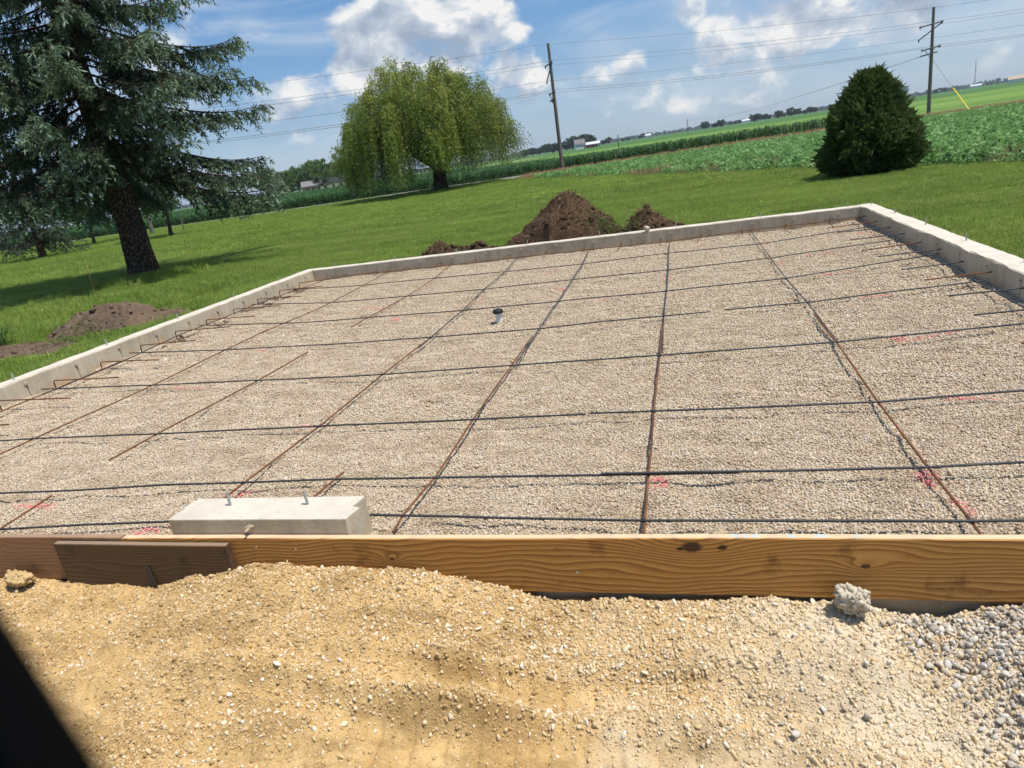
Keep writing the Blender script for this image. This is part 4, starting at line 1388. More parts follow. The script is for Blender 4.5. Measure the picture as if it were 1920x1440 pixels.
for i, (px, hh, lab) in enumerate([(606, 6.5, 'small olive round tree standing before the two houses'), (535, 6.0, 'small grey green tree at the corner of the corn'), (657, 4.5, 'small tree at the end of the long dark roofed house'), (548, 5.0, 'low dark tree in front of the grove')]):
    x, y = far(px, hor_y(px), DL - 16)
    place_tree('yard_tree', grd[i % 2], (x, y, 0), hh / 7, lab, i)
sheet('mown_strip', [(-260, 232), (-60, 270), (-60, 330), (-300, 330)], -.012, plain('dry_turf', (.24, .27, .10), .95, .1, .3, .2), 'pale mown strip before the houses')

# ---------------------------------------------------------------- buildings
M_brick = plain('house_brick', (.30, .17, .13), .9, .1, .2, 8)
M_white = plain('white_siding', (.72, .71, .69), .8, .2, .08, 4)
M_roofd = plain('dark_shingle', (.045, .045, .05), .9, .1, .2, 6)
M_roofg = plain('grey_shingle', (.20, .19, .19), .9, .1, .2, 6)
M_roofw = plain('metal_roof', (.62, .64, .66), .5, .3, .08, 3)
M_pane = plain('window_glass', (.03, .035, .04), .15, .6)
M_redw = plain('red_barn_board', (.25, .05, .04), .9, .1, .2, 4)
M_tan = plain('tan_steel', (.45, .36, .27), .7, .2, .1, 3)


def building(name, label, loc, L, Wd, H, RH, wallm, roofm, rz, wins=3, chim=False, door=True):
    t = thing(name, label, 'building', loc)
    t.rotation_euler = (0, 0, rz)
    h = L / 2; w = Wd / 2
    mb = MB().box(-h, h, -w, w, -.2, H)
    mb.add([(-h, -w, H), (-h, w, H), (-h, 0, H + RH), (h, -w, H), (h, w, H), (h, 0, H + RH)], [(0, 2, 1), (3, 4, 5)])
    mb.obj('wall', wallm, t)
    e = .45
    k = RH / w
    mb = MB()
    for s in (-1, 1):
        a = [(-h - e, s * (w + e), H - e * k + .05), (h + e, s * (w + e), H - e * k + .05), (h + e, 0, H + RH + .05), (-h - e, 0, H + RH + .05)]
        b = [(x, y, z + .16) for x, y, z in a]
        mb.add(a + b, [(0, 1, 2, 3), (7, 6, 5, 4), (0, 4, 5, 1), (1, 5, 6, 2), (2, 6, 7, 3), (3, 7, 4, 0)])
    rf = mb.obj('roof', roofm, t)
    if chim:
        MB().box(-.45, .45, -.4, .4, 0, RH * .55 + 1.1).obj('chimney', M_brick, rf, (L * .2, .0, H + RH * .62))
    for i in range(wins):
        x = -h + L * (i + .7) / (wins + .6)
        f = MB().box(-.6, .6, -.06, 0, -.65, .65).obj('window', M_white, t, (x, -w - .002, H * .55))
        MB().box(-.5, .5, -.03, 0, -.55, .55).obj('pane', M_pane, f, (0, -.062, 0))
    if door:
        MB().box(-.5, .5, -.07, 0, 0, 2.1).obj('door', M_redw if wallm is M_white else M_white, t, (h * .82, -w - .002, 0))
    return t


x, y = far(588, hor_y(588), DL); building('brick_house', 'small brick house with a grey roof before the leafy grove', (x, y, 0), 8.5, 7, 2.6, 1.8, M_brick, M_roofg, .5, 3)
x, y = far(636, hor_y(636), DL + 5); building('ranch_house', 'long low house with a dark roof before the leafy grove', (x, y, 0), 15, 7, 2.5, 2.0, M_white, M_roofd, .35, 4)
DG = 620
x, y = far(1087, hor_y(1087), DG); building('farmhouse', 'pale two storey farmhouse in front of the dark grove', (x, y, 0), 8.5, 6.5, 4.6, 3.4, M_white, M_roofg, .3, 3, True)
x, y = far(1112, hor_y(1112), DG - 20); building('red_shed', 'low red shed with pale roof beside the farmhouse', (x, y, 0), 11, 6, 2.7, 1.7, M_redw, M_roofw, .1, 2)
x, y = far(1213, hor_y(1213), 1300); building('white_barn', 'long white barn between dark trees on the horizon', (x, y, 0), 14, 9, 4, 2.5, M_white, M_roofw, .1, 0, door=True)
x, y = far(1398, hor_y(1398), 1300); building('white_barn', 'white barn beside the dark hedge on the horizon', (x, y, 0), 14, 9, 3.6, 2.2, M_white, M_roofw, .3, 0)
x, y = far(1829, hor_y(1829), 1500); building('white_shed', 'long white shed below the antenna mast', (x, y, 0), 17, 9, 3.2, 2, M_white, M_roofw, .0, 0)
x, y = far(1764, hor_y(1764), 1600); building('white_shed', 'small white shed beyond the utility pole', (x, y, 0), 11, 8, 3, 2, M_white, M_roofw, .1, 0)
x, y = far(1908, hor_y(1908), 800); building('tan_barn', 'tan steel barn with white front on the rise', (x, y, 0), 14, 10, 3, 2.6, M_white, M_tan, -.3, 0)
x, y = far(1697, hor_y(1697), 700)
sil = thing('silo', 'grey concrete silo showing past the arborvitae', 'silo', (x, y, 0))
MB().tube([(0, 0, -.2), (0, 0, 10.0)], [2.4, 2.4], 24).obj('shaft', plain('silo_concrete', (.36, .37, .38), .9, .1), sil, smooth=False)
MB().tube([(0, 0, 9.9), (0, 0, 10.5), (0, 0, 10.8)], [2.5, 2.3, 1.2], 24).obj('cap', M_roofg, sil)
x, y = far(1827, hor_y(1827), 1500)
mast = thing('antenna_mast', 'thin lattice antenna mast on the horizon', 'mast', (x, y, 0))
mb = MB()
for a in range(3):
    mb.tube([(.9 * math.cos(a * 2.09), .9 * math.sin(a * 2.09), -.2), (.5 * math.cos(a * 2.09), .5 * math.sin(a * 2.09), 42)], [.16, .14], 4)
for z in range(0, 42, 2):
    for a in range(3):
        mb.tube([(.8 * math.cos(a * 2.09), .8 * math.sin(a * 2.09), z), (.75 * math.cos(a * 2.09 + 2.09), .75 * math.sin(a * 2.09 + 2.09), z + 2)], [.08, .08], 4)
mb.obj('lattice', M_wire, mast)

# trees on the horizon
fart = [broad_meshes(80 + k, 12, 5.5, 1.2, 40, 70, .95, M_farleaf) for k in range(4)]
GROVE = [(985, 283, .9), (1000, 280, 1.0), (1012, 279, .9), (1024, 275, 1.1), (1036, 272, 1.1), (1046, 272, 1.0), (1062, 268, 1.0), (1074, 262, 1.2), (1086, 259, 1.2), (1098, 257, 1.2), (1106, 258, 1.1)]
for i, (px, top, s) in enumerate(GROVE):
    dd = DG + 40 + 15 * (i % 4)
    x, y = far(px, hor_y(px), dd)
    H = ((hor_y(px) - top) * dd / FPX * 1.06 + CAMH) * 1.22
    place_tree('windbreak_tree', fart[i % 4], (x, y, 0), H / 12, 'dark tree in the windbreak grove behind the farmhouse', i * 2.1, 'windbreak behind the farmhouse', sx=1.2)
HOR = [(968, 7, 1.6), (1122, 8, 900), (1132, 11, 900), (1141, 14, 900), (1168, 9, 1100), (1178, 10, 1100), (1200, 10, 1250), (1206, 14, 1250), (1322, 15, 800), (1340, 9, 800), (1352, 14, 800), (1370, 9, 1200), (1378, 10, 1200), (1386, 11, 1200), (1413, 16, 900), (1421, 15, 900), (1434, 13, 900), (1441, 10, 900),
       (1460, 14, 800), (1470, 8, 900), (1484, 16, 800), (1497, 13, 850), (1510, 9, 900), (1519, 12, 850), (1526, 11, 850), (1560, 11, 850), (1755, 13, 1500), (1762, 15, 1500), (1770, 14, 1500)]
def hlabel(px):
    for lim, lab in ((1150, 'small horizon tree just past the red shed'), (1185, 'small horizon tree between the red shed and the white barn'), (1250, 'small horizon tree touching the long white barn'), (1330, 'darkest lone round tree out on the open horizon'),
                     (1345, 'smallest bush on the horizon between two round trees'), (1358, 'round horizon tree nearest to the dark hedge'), (1390, 'tree of the dark hedge beside the white barn'), (1445, 'bushy horizon tree just past the white barn by the hedge'),
                     (1505, 'ragged horizon tree between the white barn and the arborvitae'), (1600, 'low horizon tree showing next to the arborvitae'), (2000, 'dark horizon tree beyond the guyed utility pole')):
        if px < lim: return lab


for i, (px, H, dd) in enumerate(HOR[1:]):
    x, y = far(px, hor_y(px), dd)
    place_tree('horizon_tree', fart[(i * 3 + 1) % 4], (x, y, 0), H * .62 / 12, hlabel(px), i * 1.1, hlabel(px), sx=1.15)
    #, sx=1.15)
# far woods, one mass
r = np.random.default_rng(5)
n = 16000
az = r.uniform(-.75, 1.05, n); dd = r.uniform(2100, 2600, n)
hh = 4 + 5 * (fbm(az * 40, az * 0 + 1, 4, 3) + .4) + 4 * (az > .5)
z = r.uniform(0, 1, n) ** .7 * np.clip(hh, 1, 14)
P = np.stack([dd * np.sin(az), dd * np.cos(az), z], 1)
V, F = cards(P, unit(r.normal(size=(n, 3))), 9.0, 7.0, seed=9, cross=False)
tag(link('distant_woods', npmesh('distant_woods', V, F, M_farleaf, tint=np.repeat(r.uniform(.1, .8, n), 4))), 'low blue green band of woods along the horizon', kind='stuff')

# ---------------------------------------------------------------- crops and grass
def leaf_strip(p0, d, L, w, up, segs=4, droop=1.0):
    u = np.linspace(0, 1, segs + 1)
    side = unit(np.cross(d, (0, 0, 1.0)))
    c = np.array(p0) + np.outer(u * L, d) + np.outer(u * L * up - droop * L * u ** 2, (0, 0, 1.0))
    ww = w * np.array([.55, 1, .9, .6, .05])[:segs + 1] if segs == 4 else w * (1 - u * .95)
    V = np.concatenate([c - side * ww[:, None] / 2, c + side * ww[:, None] / 2])
    k = segs + 1
    return V, [(i, i + 1, k + i + 1, k + i) for i in range(segs)]


def corn_mesh(seed):
    r = np.random.default_rng(seed); mb = MB()
    mb.tube([(0, 0, 0), (0, 0, .55), (.01, 0, .95)], [.016, .013, .006], 4)
    for k in range(9):
        a = (k % 2) * math.pi + r.normal(0, .45); z = .12 + .095 * k
        V, F = leaf_strip((0, 0, z), np.array([math.cos(a), math.sin(a), 0]), r.uniform(.42, .62), r.uniform(.06, .085), r.uniform(.9, 1.5), 4, r.uniform(.8, 1.4))
        mb.add(V, F)
    return mb.mesh('corn_plant', M_corn, True)


def bean_mesh(seed):
    r = np.random.default_rng(seed); mb = MB()
    for k in range(34):
        a = r.uniform(0, 6.28); q = r.uniform(0, .20); z = r.uniform(.06, .36) * (1 - q * 1.4)
        c = np.array([q * math.cos(a), q * math.sin(a), z])
        n_ = unit(np.array([r.normal(0, .5), r.normal(0, .5), 1]))
        d = unit(np.cross(n_, (math.sin(a), -math.cos(a), .1))); s = np.cross(n_, d)
        L = r.uniform(.055, .09)
        mb.add([c - d * L * .6, c + s * L * .48, c + d * L * .8, c - s * L * .48], [(0, 1, 2, 3)])
    return mb.mesh('bean_plant', M_bean)


def tuft_mesh(seed, rad, nb, h0, h1, w, mt=None):
    r = np.random.default_rng(seed); mb = MB()
    for k in range(nb):
        a = r.uniform(0, 6.28); q = rad * math.sqrt(r.uniform())
        b = r.uniform(0, 6.28); h = r.uniform(h0, h1); ln = r.uniform(.1, .7) * h
        x, y = q * math.cos(a), q * math.sin(a)
        dx, dy = math.cos(b), math.sin(b)
        mb.add([(x - dy * w / 2, y + dx * w / 2, -.01), (x + dy * w / 2, y - dx * w / 2, -.01), (x + dx * ln * .4 + dy * w * .4, y + dy * ln * .4 - dx * w * .4, h * .62), (x + dx * ln * .4 - dy * w * .4, y + dy * ln * .4 + dx * w * .4, h * .62), (x + dx * ln, y + dy * ln, h)],
               [(0, 1, 2, 3), (3, 2, 4)])
    return mb.mesh('grass_tuft', mt or M_grass)


r = np.random.default_rng(15)
corn = protos('corn_plant', [corn_mesh(k) for k in range(4)])
CP = []
for j in range(60):                                   # strip of corn beyond the dry margin, rows run with the margin
    off = j * .76
    xs = np.arange(-140, 13, .24 if j < 6 else .5 if j < 16 else 1.0)
    y0 = np.interp(xs, [-140, -14, 0, 13], [66.0, 66.0, 67, 70]) + off
    ymax = np.interp(xs, [-60, -30, -14, 0, 13], [170, 110, 84, 75.5, 73.5])
    kk = (y0 < ymax) & ((off < 12) | (xs < -12)) & (xs > -.85 * y0 - 40) & (r.uniform(size=len(xs)) > .06)
    CP.append(np.stack([xs[kk] + r.normal(0, .04, kk.sum()), y0[kk] + r.normal(0, .05, kk.sum()), xs[kk] * 0 - .02], 1))
xs, ys = np.meshgrid(np.arange(-140, -20, 1.4), np.arange(110, 225, 1.5))
xs, ys = xs.ravel() + r.normal(0, .3, xs.size), ys.ravel() + r.normal(0, .3, ys.size)
kk = ys < np.interp(xs, [-140, -60, -30], [228, 168, 112])
CP.append(np.stack([xs[kk], ys[kk], xs[kk] * 0], 1))
CP = np.concatenate(CP)
dist = np.hypot(CP[:, 0], CP[:, 1])
sc = r.uniform(.82, 1.05, len(CP)) * np.where(dist > 125, 1.1, 1.0)
scl = np.stack([sc * np.where(dist > 115, 1.9, 1.15), sc * np.where(dist > 115, 1.9, 1.15), sc], 1)
scatter('corn_crop', CP, scl, rrot(len(CP), False), corn, 'dark green corn standing in rows beyond the lawn and road')

bean = protos('bean_plant', [bean_mesh(k) for k in range(5)])
dxy = unit(np.array([-.535, 1.0]))
BP = []
for j in range(170):
    off = .35 + j * .40
    s = np.arange(-12, 52, .26 if j < 60 else .4)
    x = 7.0 - .535 * s + off * dxy[1]; y = 17.1 + s + off * (-dxy[0])
    x += r.normal(0, .05, len(s)); y += r.normal(0, .05, len(s))
    top = np.interp(x, [-11.5, 0, 22, 60], [53, 55.5, 56, 52.5])
    kk = (y < top - .2) & (x < .62 * y + 4) & (x > -.25 * y - 2)
    patch = fbm(x * .5, y * .5, 3, 3)
    gapm = (off < 3.2) & (patch > .12)                # bare dry patches near the lawn
    kk &= ~gapm
    BP.append(np.stack([x[kk], y[kk], x[kk] * 0 - .02], 1))
BP = np.concatenate(BP)
scatter('bean_crop', BP, r.uniform(.8, 1.25, len(BP)), rrot(len(BP), False), bean, 'bright green bean plants covering the field beside the lawn')

straw = protos('straw_tuft', [tuft_mesh(k, .22, 26, .10, .32, .012, M_straw) for k in range(3)])
x = r.uniform(-13, 60, 9000); y = r.uniform(53, 66, 9000)
lo = np.interp(x, [-11.5, 0, 22, 60], [53, 55.5, 56, 52.5]); hi = np.interp(x, [-12, 0, 13, 24, 60], [61, 64, 67, 65, 62])
kk = (y > lo) & (y < hi) & (fbm(x * .3, y * .3, 2, 4) > -.25)
x, y = x[kk], y[kk]
s_ = r.uniform(-3, 30, 500); o_ = r.uniform(.2, 3.0, 500)
xx = 7.0 - .535 * s_ + o_ * dxy[1]; yy = 17.1 + s_ - o_ * dxy[0]
kk = fbm(xx * .5, yy * .5, 3, 3) > .12
x = np.concatenate([x, xx[kk]]); y = np.concatenate([y, yy[kk]])
scatter('dry_grass', np.stack([x, y, x * 0 - .02], 1), r.uniform(.7, 1.3, len(x)), rrot(len(x), False), straw, 'dry brown grass along the field margins')

# lawn blades
gt = protos('grass_tuft', [tuft_mesh(20 + k, .10, 26, .030, .075, .006) for k in range(4)] + [tuft_mesh(30 + k, .26, 44, .04, .085, .013) for k in range(3)] + [tuft_mesh(36 + k, .10, 26, .10, .22, .008) for k in range(2)])


def lawn_pts(n, x0, x1, y0, y1):
    x = r.uniform(x0, x1, n); y = r.uniform(y0, y1, n)
    ok = ~((x > XL - TW - .03) & (x < XR + TW + .03) & (y < YB + TW + .03)) & (x < lawn_edge_x(y) + .25) & (x < .62 * y + 3.0) & (x > -1.42 * y - 4) & (y < 60.2) & ~((y < 1.2) & (x > -13))
    return x[ok], y[ok]


def not_soil(x, y):
    m = np.ones(len(x), bool)
    for (cx_, cy_, a_, b_) in [(-2.15, 13.3, 1.25, .9), (-.75, 12.9, .65, .6), (-4.2, 12.5, 1.0, .35), (-9.35, 9.0, 1.1, .7), (-8.3, 9.2, .9, .45), (-9.9, 7.7, 1.3, .55)]:
        m &= ((x - cx_) / a_) ** 2 + ((y - cy_) / b_) ** 2 > 1 + .5 * fbm(x * 3, y * 3, 2, 7)
    m &= ~((np.abs(x - XR - TW) < .20) & (fbm(x * 2, y * 2, 2, 12) > .05) & (y < YB))
    return m


GPs, GI, GSc = [], [], []
for (n, box, ids) in ((70000, (-22, -7.2, 3, 22), (0, 1, 2, 3)), (62000, (-16, 9.5, 11.9, 27), (0, 1, 2, 3)), (14000, (2.8, 9, 4, 13), (0, 1, 2, 3)), (48000, (-75, 5, 22, 60), (4, 5, 6)), (14000, (-60, -20, 12, 30), (4, 5, 6))):
    x, y = lawn_pts(n, *box)
    k = not_soil(x, y); x, y = x[k], y[k]
    GPs.append(np.stack([x, y, lawn_z(x, y)], 1)); GI.append(r.choice(ids, len(x))); GSc.append(r.uniform(.75, 1.25, len(x)) * (1 + .5 * fbm(x * .8, y * .8, 3, 9)))
# longer unmown fringe along the sunlit wall and round the spruce
y = r.uniform(4.0, 11.8, 2600); x = XL - TW - .05 - np.abs(r.normal(0, .28, 2600))
k = not_soil(x, y); GPs.append(np.stack([x[k], y[k], lawn_z(x[k], y[k])], 1)); GI.append(r.choice([7, 8], k.sum())); GSc.append(r.uniform(.5, 1.05, k.sum()))
a = r.uniform(0, 6.28, 1500); q = .45 + np.abs(r.normal(0, .8, 1500)); x = sb[0] + q * np.cos(a); y = sb[1] + q * np.sin(a)
GPs.append(np.stack([x, y, lawn_z(x, y)], 1)); GI.append(r.choice([7, 8], 1500)); GSc.append(r.uniform(.6, 1.2, 1500))
x = r.uniform(-14, -9.2, 1800); y = r.uniform(8.6, 12.5, 1800); k = not_soil(x, y)
GPs.append(np.stack([x[k], y[k], lawn_z(x[k], y[k])], 1)); GI.append(r.choice([7, 8], k.sum())); GSc.append(r.uniform(.5, 1.0, k.sum()))
GPs = np.concatenate(GPs)
scatter('lawn_grass', GPs, np.concatenate(GSc), rrot(len(GPs), False), gt, 'short green grass of the mown lawn', idx=np.concatenate(GI))

# ---------------------------------------------------------------- earth heaps
clodp = None


def heap(name, cx, cy, parts, label, step=.022, seed=1, clods=120, grass=(), sm=None):
    """parts: (dx, dy, rx, ry, h, power)"""
    t = thing(name, label, 'dirt pile', (cx, cy, 0))
    R = max(abs(p[0]) + p[2] for p in parts) + .1; Q = max(abs(p[1]) + p[3] for p in parts) + .1
    def hz(X, Y):
        z = np.full(np.shape(X), -.05)
        for (dx, dy, a, b, h, pw) in parts:
            d = np.sqrt(((X - dx) / a) ** 2 + ((Y - dy) / b) ** 2) * (1 + .30 * fbm(X * 2.2 + seed, Y * 2.2, 3, seed))
            z = np.maximum(z, h * np.clip(1 - d ** pw, -.2, 1))
        return z + np.clip(z + .03, 0, .2) / .2 * (.10 * fbm(X * 4, Y * 4, 4, seed + 3) + .05 * np.abs(fbm(X * 10, Y * 10, 3, seed + 8)) + .03 * fbm(X * 24, Y * 24, 2, seed + 9))
    xs = np.arange(-R, R, step); ys = np.arange(-Q, Q, step)
    V, F = grid(xs, ys, hz)
    keep = V[F][:, :, 2].max(1) > -.04
    link('mound', npmesh('mound', V, F[keep], sm or M_soil, smooth=True), t)
    rr = np.random.default_rng(seed)
    mb_v, mb_f = [], []
    Vi, Fi = ico(1)
    nb = 0
    x = rr.uniform(-R, R, clods * 6); y = rr.uniform(-Q, Q, clods * 6); z = hz(x, y)
    ok = np.where(z > -.01)[0][:clods]
    for i in ok:
        s = np.clip(rr.lognormal(-3.9, .5), .008, .06)
        v = Vi * (1 + .3 * rr.normal(size=(len(Vi), 1)) * .6) * s * rr.uniform(.7, 1.2, 3) + np.array([x[i], y[i], z[i] + s * .25])
        mb_v.append(v); mb_f.append(Fi + nb); nb += len(Vi)
    o = link('clod', npmesh('clod', np.concatenate(mb_v), np.concatenate(mb_f), sm or M_soil), t)
    o['kind'] = 'stuff'
    for (gx, gy, gr_, gn, kind) in grass:
        gx_ = rr.normal(gx, gr_, gn); gy_ = rr.normal(gy, gr_ * .7, gn); gz = hz(gx_, gy_)
        Pb = np.stack([gx_, gy_, gz - .01], 1)
        Dr = unit(rr.normal(size=(gn, 3)) * np.array([1, 1, .5]) + np.array([0, -.3, .55]))
        Vv, Ff = cards(Pb, Dr, rr.uniform(.08, .22, gn), .010, seed=seed, cross=False, bend=.3)
        o = link('torn_sod' if kind else 'root_straw', npmesh('sod', Vv, Ff, M_sod if kind else M_straw2, tint=np.repeat(rr.uniform(0, 1, gn), 4)), t)
        o['kind'] = 'stuff'
    return t


M_sod = leafmat('sod_grass', [(0, (.04, .08, .015)), (.6, (.10, .17, .035)), (1, (.22, .23, .09))], .3)
M_straw2 = leafmat('root_straw', [(0, (.10, .06, .03)), (.6, (.24, .15, .075)), (1, (.36, .25, .13))], .2)
heap('dirt_pile', -2.15, 13.25, [(-.05, 0, 1.12, .95, .92, 1.25), (-.55, -.1, .95, .8, .36, 1.3), (.50, -.25, .6, .55, .38, 1.4)], 'largest mound of dark topsoil behind the far wall', seed=3, clods=420, grass=[(-.1, -.25, .35, 900, 0), (.75, -.45, .24, 900, 1), (.1, .05, .4, 500, 0)])
heap('dirt_pile', -.70, 12.85, [(0, 0, .62, .5, .46, 1.1), (-.5, -.1, .5, .4, .20, 1.2), (.35, .0, .5, .4, .16, 1.2)], 'small dark topsoil mound beside the round stone on the wall', seed=7, clods=260, grass=[(0, .0, .22, 500, 0), (-.35, -.2, .2, 450, 1)])
heap('dirt_pile', -4.35, 12.38, [(-.25, 0, .62, .30, .40, 1.1), (.50, .0, .55, .28, .27, 1.2), (-.9, 0, .5, .25, .1, 1.2), (1.1, .1, .8, .3, .08, 1.3)], 'low ragged ridge of dark soil clods along the far wall', seed=11, clods=360, grass=[(-.3, -.05, .3, 600, 0), (.1, -.1, .35, 350, 1)])
heap('dirt_pile', -9.30, 9.05, [(0, 0, 1.15, .80, .36, 1.6), (1.0, .1, 1.15, .55, .12, 1.4), (-.55, -1.25, 1.0, .55, .05, 2.0), (-1.6, -1.0, .9, .5, .05, 2.0)], 'flattened grey brown soil pile beside the sunlit wall', seed=15, clods=520, grass=[(.2, -.85, .32, 900, 1)], sm=M_soil2)

# leaning rusty rod and small items on the grass
g = G(190, 572)
rod = MB().tube([(0, 0, -.1), (-.03, 0, .45), (-.10, .02, .98)], [.006, .006, .005], 6).obj('marker_rod', M_rust, None, (g[0], g[1], 0))
tag(rod, 'thin rusty rod leaning in the grass before the spruce', 'rod')
g = G(858, 340)
MBo = MB().prism([(-.07, -.07), (.07, -.07), (.07, .07), (-.07, .07)], -.1, .62).add([(-.07, -.07, .62), (.07, -.07, .62), (.07, .07, .62), (-.07, .07, .62), (0, 0, .68)], [(0, 1, 4), (1, 2, 4), (2, 3, 4), (3, 0, 4)])
tag(MBo.obj('marker_post', M_white, None, (g[0], g[1], 0)), 'short white marker post beside the willow trunk', 'post')
g = G(346, 433)
tag(MB().tube([(0, 0, -.1), (0, 0, .6), (.01, 0, 1.55)], [.06, .055, .05], 7).obj('fence_post', M_pole, None, (g[0], g[1], 0)), 'thin dark post beside the small fruit tree', 'post')
g = G(1162, 294)
tag(MB().tube([(0, 0, -.1), (0, 0, 1.4), (0, 0, 2.4)], [.06, .055, .045], 7).obj('field_post', M_pole, None, (g[0], g[1], 0)), 'lone thin post standing behind the corn strip', 'post')
# clump of long grass by the frame of the lawn
g = G(2, 655, .0)
cl = thing('grass_clump', 'tuft of long arching grass on the lawn by the soil pile', 'plant', (g[0] - .15, g[1], 0))
rr = np.random.default_rng(2); n = 420
mb = MB()
for k in range(n):
    a = rr.uniform(0, 6.28); L = rr.uniform(.35, .75)
    V, F = leaf_strip((rr.normal(0, .07), rr.normal(0, .07), 0), np.array([math.cos(a), math.sin(a), 0]) * .55, L, .008, rr.uniform(.9, 1.5), 4, rr.uniform(.6, 1.2))
    mb.add(V, F)
mb.obj('blades', leafmat('long_grass', [(0, (.03, .09, .015)), (1, (.10, .2, .04))], .3, use='rand'), cl)

# ---------------------------------------------------------------- utility poles and wires
def line_dir(): return unit(np.array([32.0, 12.84, 0]))


ld = line_dir(); lp = np.array([-ld[1], ld[0], 0])
WIRES = [('top', 0.0, .995), ('upper', 1.35, .855), ('upper', -1.30, .855), ('diag', 1.45, .735), ('low', 1.0, .638), ('low', -1.15, .638)]


def pole(base, H, label, rz=0):
    t = thing('utility_pole', label, 'utility pole', base, None)
    mb = MB(); mb.tube([(0, 0, -.3), (0, 0, H * .5), (0, 0, H)], [.17, .145, .11], 12)
    mb.obj('shaft', M_pole, t)
    def arm(a0, z0, a1, z1, w=.055):
        p0 = lp * a0 + np.array([0, 0, z0]) - ld * .16; p1 = lp * a1 + np.array([0, 0, z1]) - ld * .16
        return MB().tube([p0, p1], [w, w], 4).obj('crossarm', M_pole, t)
    arms = [arm(1.45, H * .845, -1.4, H * .845), arm(1.55, H * .725, -1.25, H * .835), arm(1.1, H * .618, -1.25, H * .628), arm(1.15, H * .57, -.9, H * .578)]
    for i, (nm, a, f) in enumerate(WIRES[1:]):
        p = lp * a - ld * .16
        ins = MB()
        z0 = H * f - .26
        ins.tube([p + [0, 0, z0], p + [0, 0, z0 + .08], p + [0, 0, z0 + .16], p + [0, 0, z0 + .26]], [.035, .06, .045, .05], 8)
        ins.obj('insulator', plain('insulator_glaze', (.12, .11, .11), .3, .5), t)
    for s in (1, -1):
        MB().tube([lp * s * .62 - ld * .2 + np.array([0, 0, H * .62]), -ld * .2 + np.array([0, 0, H * .545])], [.03, .03], 4).obj('brace', M_pole, t)
    return t


p1 = G(1055, 320); p2 = G(1741, 213)
dv = p2 - p1
p0 = p1 - dv; p3 = p2 + dv
POLES = [(p0, 10.3, 'timber utility pole standing behind the big blue spruce'), (p1, 10.05, 'tall timber utility pole between the willow and the bean field'), (p2, 8.75, 'timber utility pole with a yellow guarded guy wire in the dry grass strip'), (p3, 9.4, 'farthest timber utility pole of the line, past the guyed one')]
for b, H, lab in POLES: pole((b[0], b[1], 0), H, lab)


def wire(a, b, sag, rad, label, group='power line wires'):
    u = np.linspace(0, 1, 25)
    P = np.outer(1 - u, a) + np.outer(u, b)
    P[:, 2] -= sag * 4 * u * (1 - u)
    base = P[0].copy()
    mb = MB(); mb.tube(P - base, rad, 5)
    tag(mb.obj('power_wire', M_wire, None, base), label, 'wire', group)


SPN = ['from the spruce to the pole by the willow', 'from the pole by the willow to the guyed pole', 'beyond the guyed pole']
for s in range(3):
    for k, (nm, a, f) in enumerate(WIRES):
        q0 = POLES[s][0] + lp * a - ld * .16 * (k > 0); q1 = POLES[s + 1][0] + lp * a - ld * .16 * (k > 0)
        q0 = np.array([q0[0], q0[1], POLES[s][1] * f]); q1 = np.array([q1[0], q1[1], POLES[s + 1][1] * f])
        nmx = {'top': 'single topmost wire', 'upper': 'upper paired wire', 'diag': 'middle wire', 'low': 'lowest paired wire'}[nm]
        wire(q0, q1, .22 if k < 4 else .35, .011 if nm != 'low' else .014, '%s running %s' % (nmx, SPN[s]))
# service line leaving the guyed pole over the fields
q = at_dist(1290, hor_y(1290), 420)
for k, a in enumerate((1.1, -.2)):
    wire(np.array([p2[0], p2[1], 8.75 * .575]) + lp * a, np.array([q[0] + a, q[1], 8.0]), 2.2, .012, 'thin service wire running from the guyed pole out over the fields', 'service wires over the fields')
pole((q[0], q[1], 0), 8.4, 'tiny distant service pole far out in the fields')
# guy wire with yellow guard
gb = G(1820, 210)
top = np.array([p2[0], p2[1], 8.75 * .53])
gw = thing('guy_wire', 'guy wire with a yellow plastic guard beside the utility pole', 'guy wire', (gb[0], gb[1], 0))
dvv = top - gb
MB().tube([(0, 0, -.05), dvv], [.012, .012], 5).obj('cable', M_wire, gw)
MB().tube([dvv * .02, dvv * .40], [.045, .045], 8).obj('guard', plain('yellow_guard', (.75, .62, .06), .5, .3), gw)

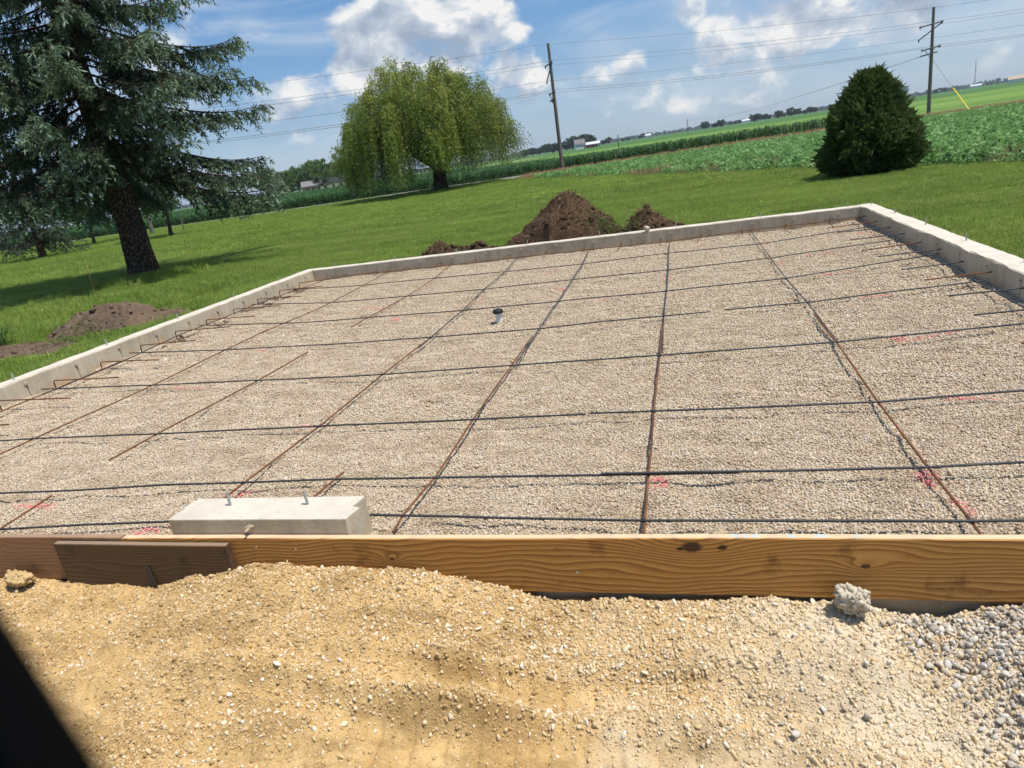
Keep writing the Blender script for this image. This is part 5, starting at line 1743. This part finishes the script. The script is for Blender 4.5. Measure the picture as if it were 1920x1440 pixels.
# ---------------------------------------------------------------- vehicle door below the camera (the picture was taken out of its window)
A = np.array([-.228, .138]) * .5; B = np.array([-.140, .090]) * .5
d2 = unit(B - A); n2 = np.array([d2[1], -d2[0]])          # n2 points to the cab side
if n2[1] > 0: n2 = -n2
M_trim = plain('black_trim', (.010, .010, .010), .9, .05, .1, 20)
door = thing('vehicle_door', 'black vehicle door with rubber window seal, out of focus at close range', 'vehicle door', (A[0], A[1], .55))


def door_part(name, prof, mt, s0=-.75, s1=.95):
    """profile: (offset to cab side, height) swept along the door"""
    V = []; n = len(prof); S = np.linspace(s0, s1, 18)
    for s in S:
        bow = .012 * (1 - ((s - .1) / .85) ** 2) * 0
        for (o, z) in prof:
            p = d2 * s + n2 * (o + bow)
            V.append((p[0], p[1], z - .546))
    F = [(i * n + j, (i + 1) * n + j, (i + 1) * n + (j + 1) % n, i * n + (j + 1) % n) for i in range(len(S) - 1) for j in range(n)]
    F += [tuple(range(n)), tuple(reversed(range((len(S) - 1) * n, len(S) * n)))]
    mb = MB(); mb.add(V, F)
    return mb.obj(name, mt, door)


door_part('panel', [(.004, 1.625), (.0, 1.56), (-.03, 1.25), (-.035, .95), (.0, .55), (.05, .55), (.03, .95), (.03, 1.25), (.03, 1.60)], plain('black_paint', (.004, .004, .005), .5, .2))
door_part('window_seal', [(.0, 1.622), (-.0005, 1.638), (.002, 1.641), (.007, 1.638), (.009, 1.622)], plain('seal_rubber', (.002, .002, .002), .95, .03))
door_part('inner_trim', [(.011, 1.60), (.011, 1.628), (.03, 1.634), (.10, 1.620), (.13, 1.55), (.12, .8), (.06, .8), (.06, 1.5)], M_trim)

# ---------------------------------------------------------------- summer haze over the fields
hz = MB().box(-3600, 3600, -600, 3600, -1.8, 46).mesh('haze', [])
hm = bpy.data.materials.new('haze_air'); hm.use_nodes = True
T = NT(hm.node_tree); T.n.remove(T.n['Principled BSDF'])
pv = T.new('ShaderNodeVolumePrincipled', {'Color': (.80, .88, 1.0), 'Density': HAZE, 'Anisotropy': .3})
T.l.new(pv.outputs[0], T.n['Material Output'].inputs['Volume'])
hz.materials.append(hm)
tag(link('haze', hz), 'thin summer haze over the fields', kind='stuff')
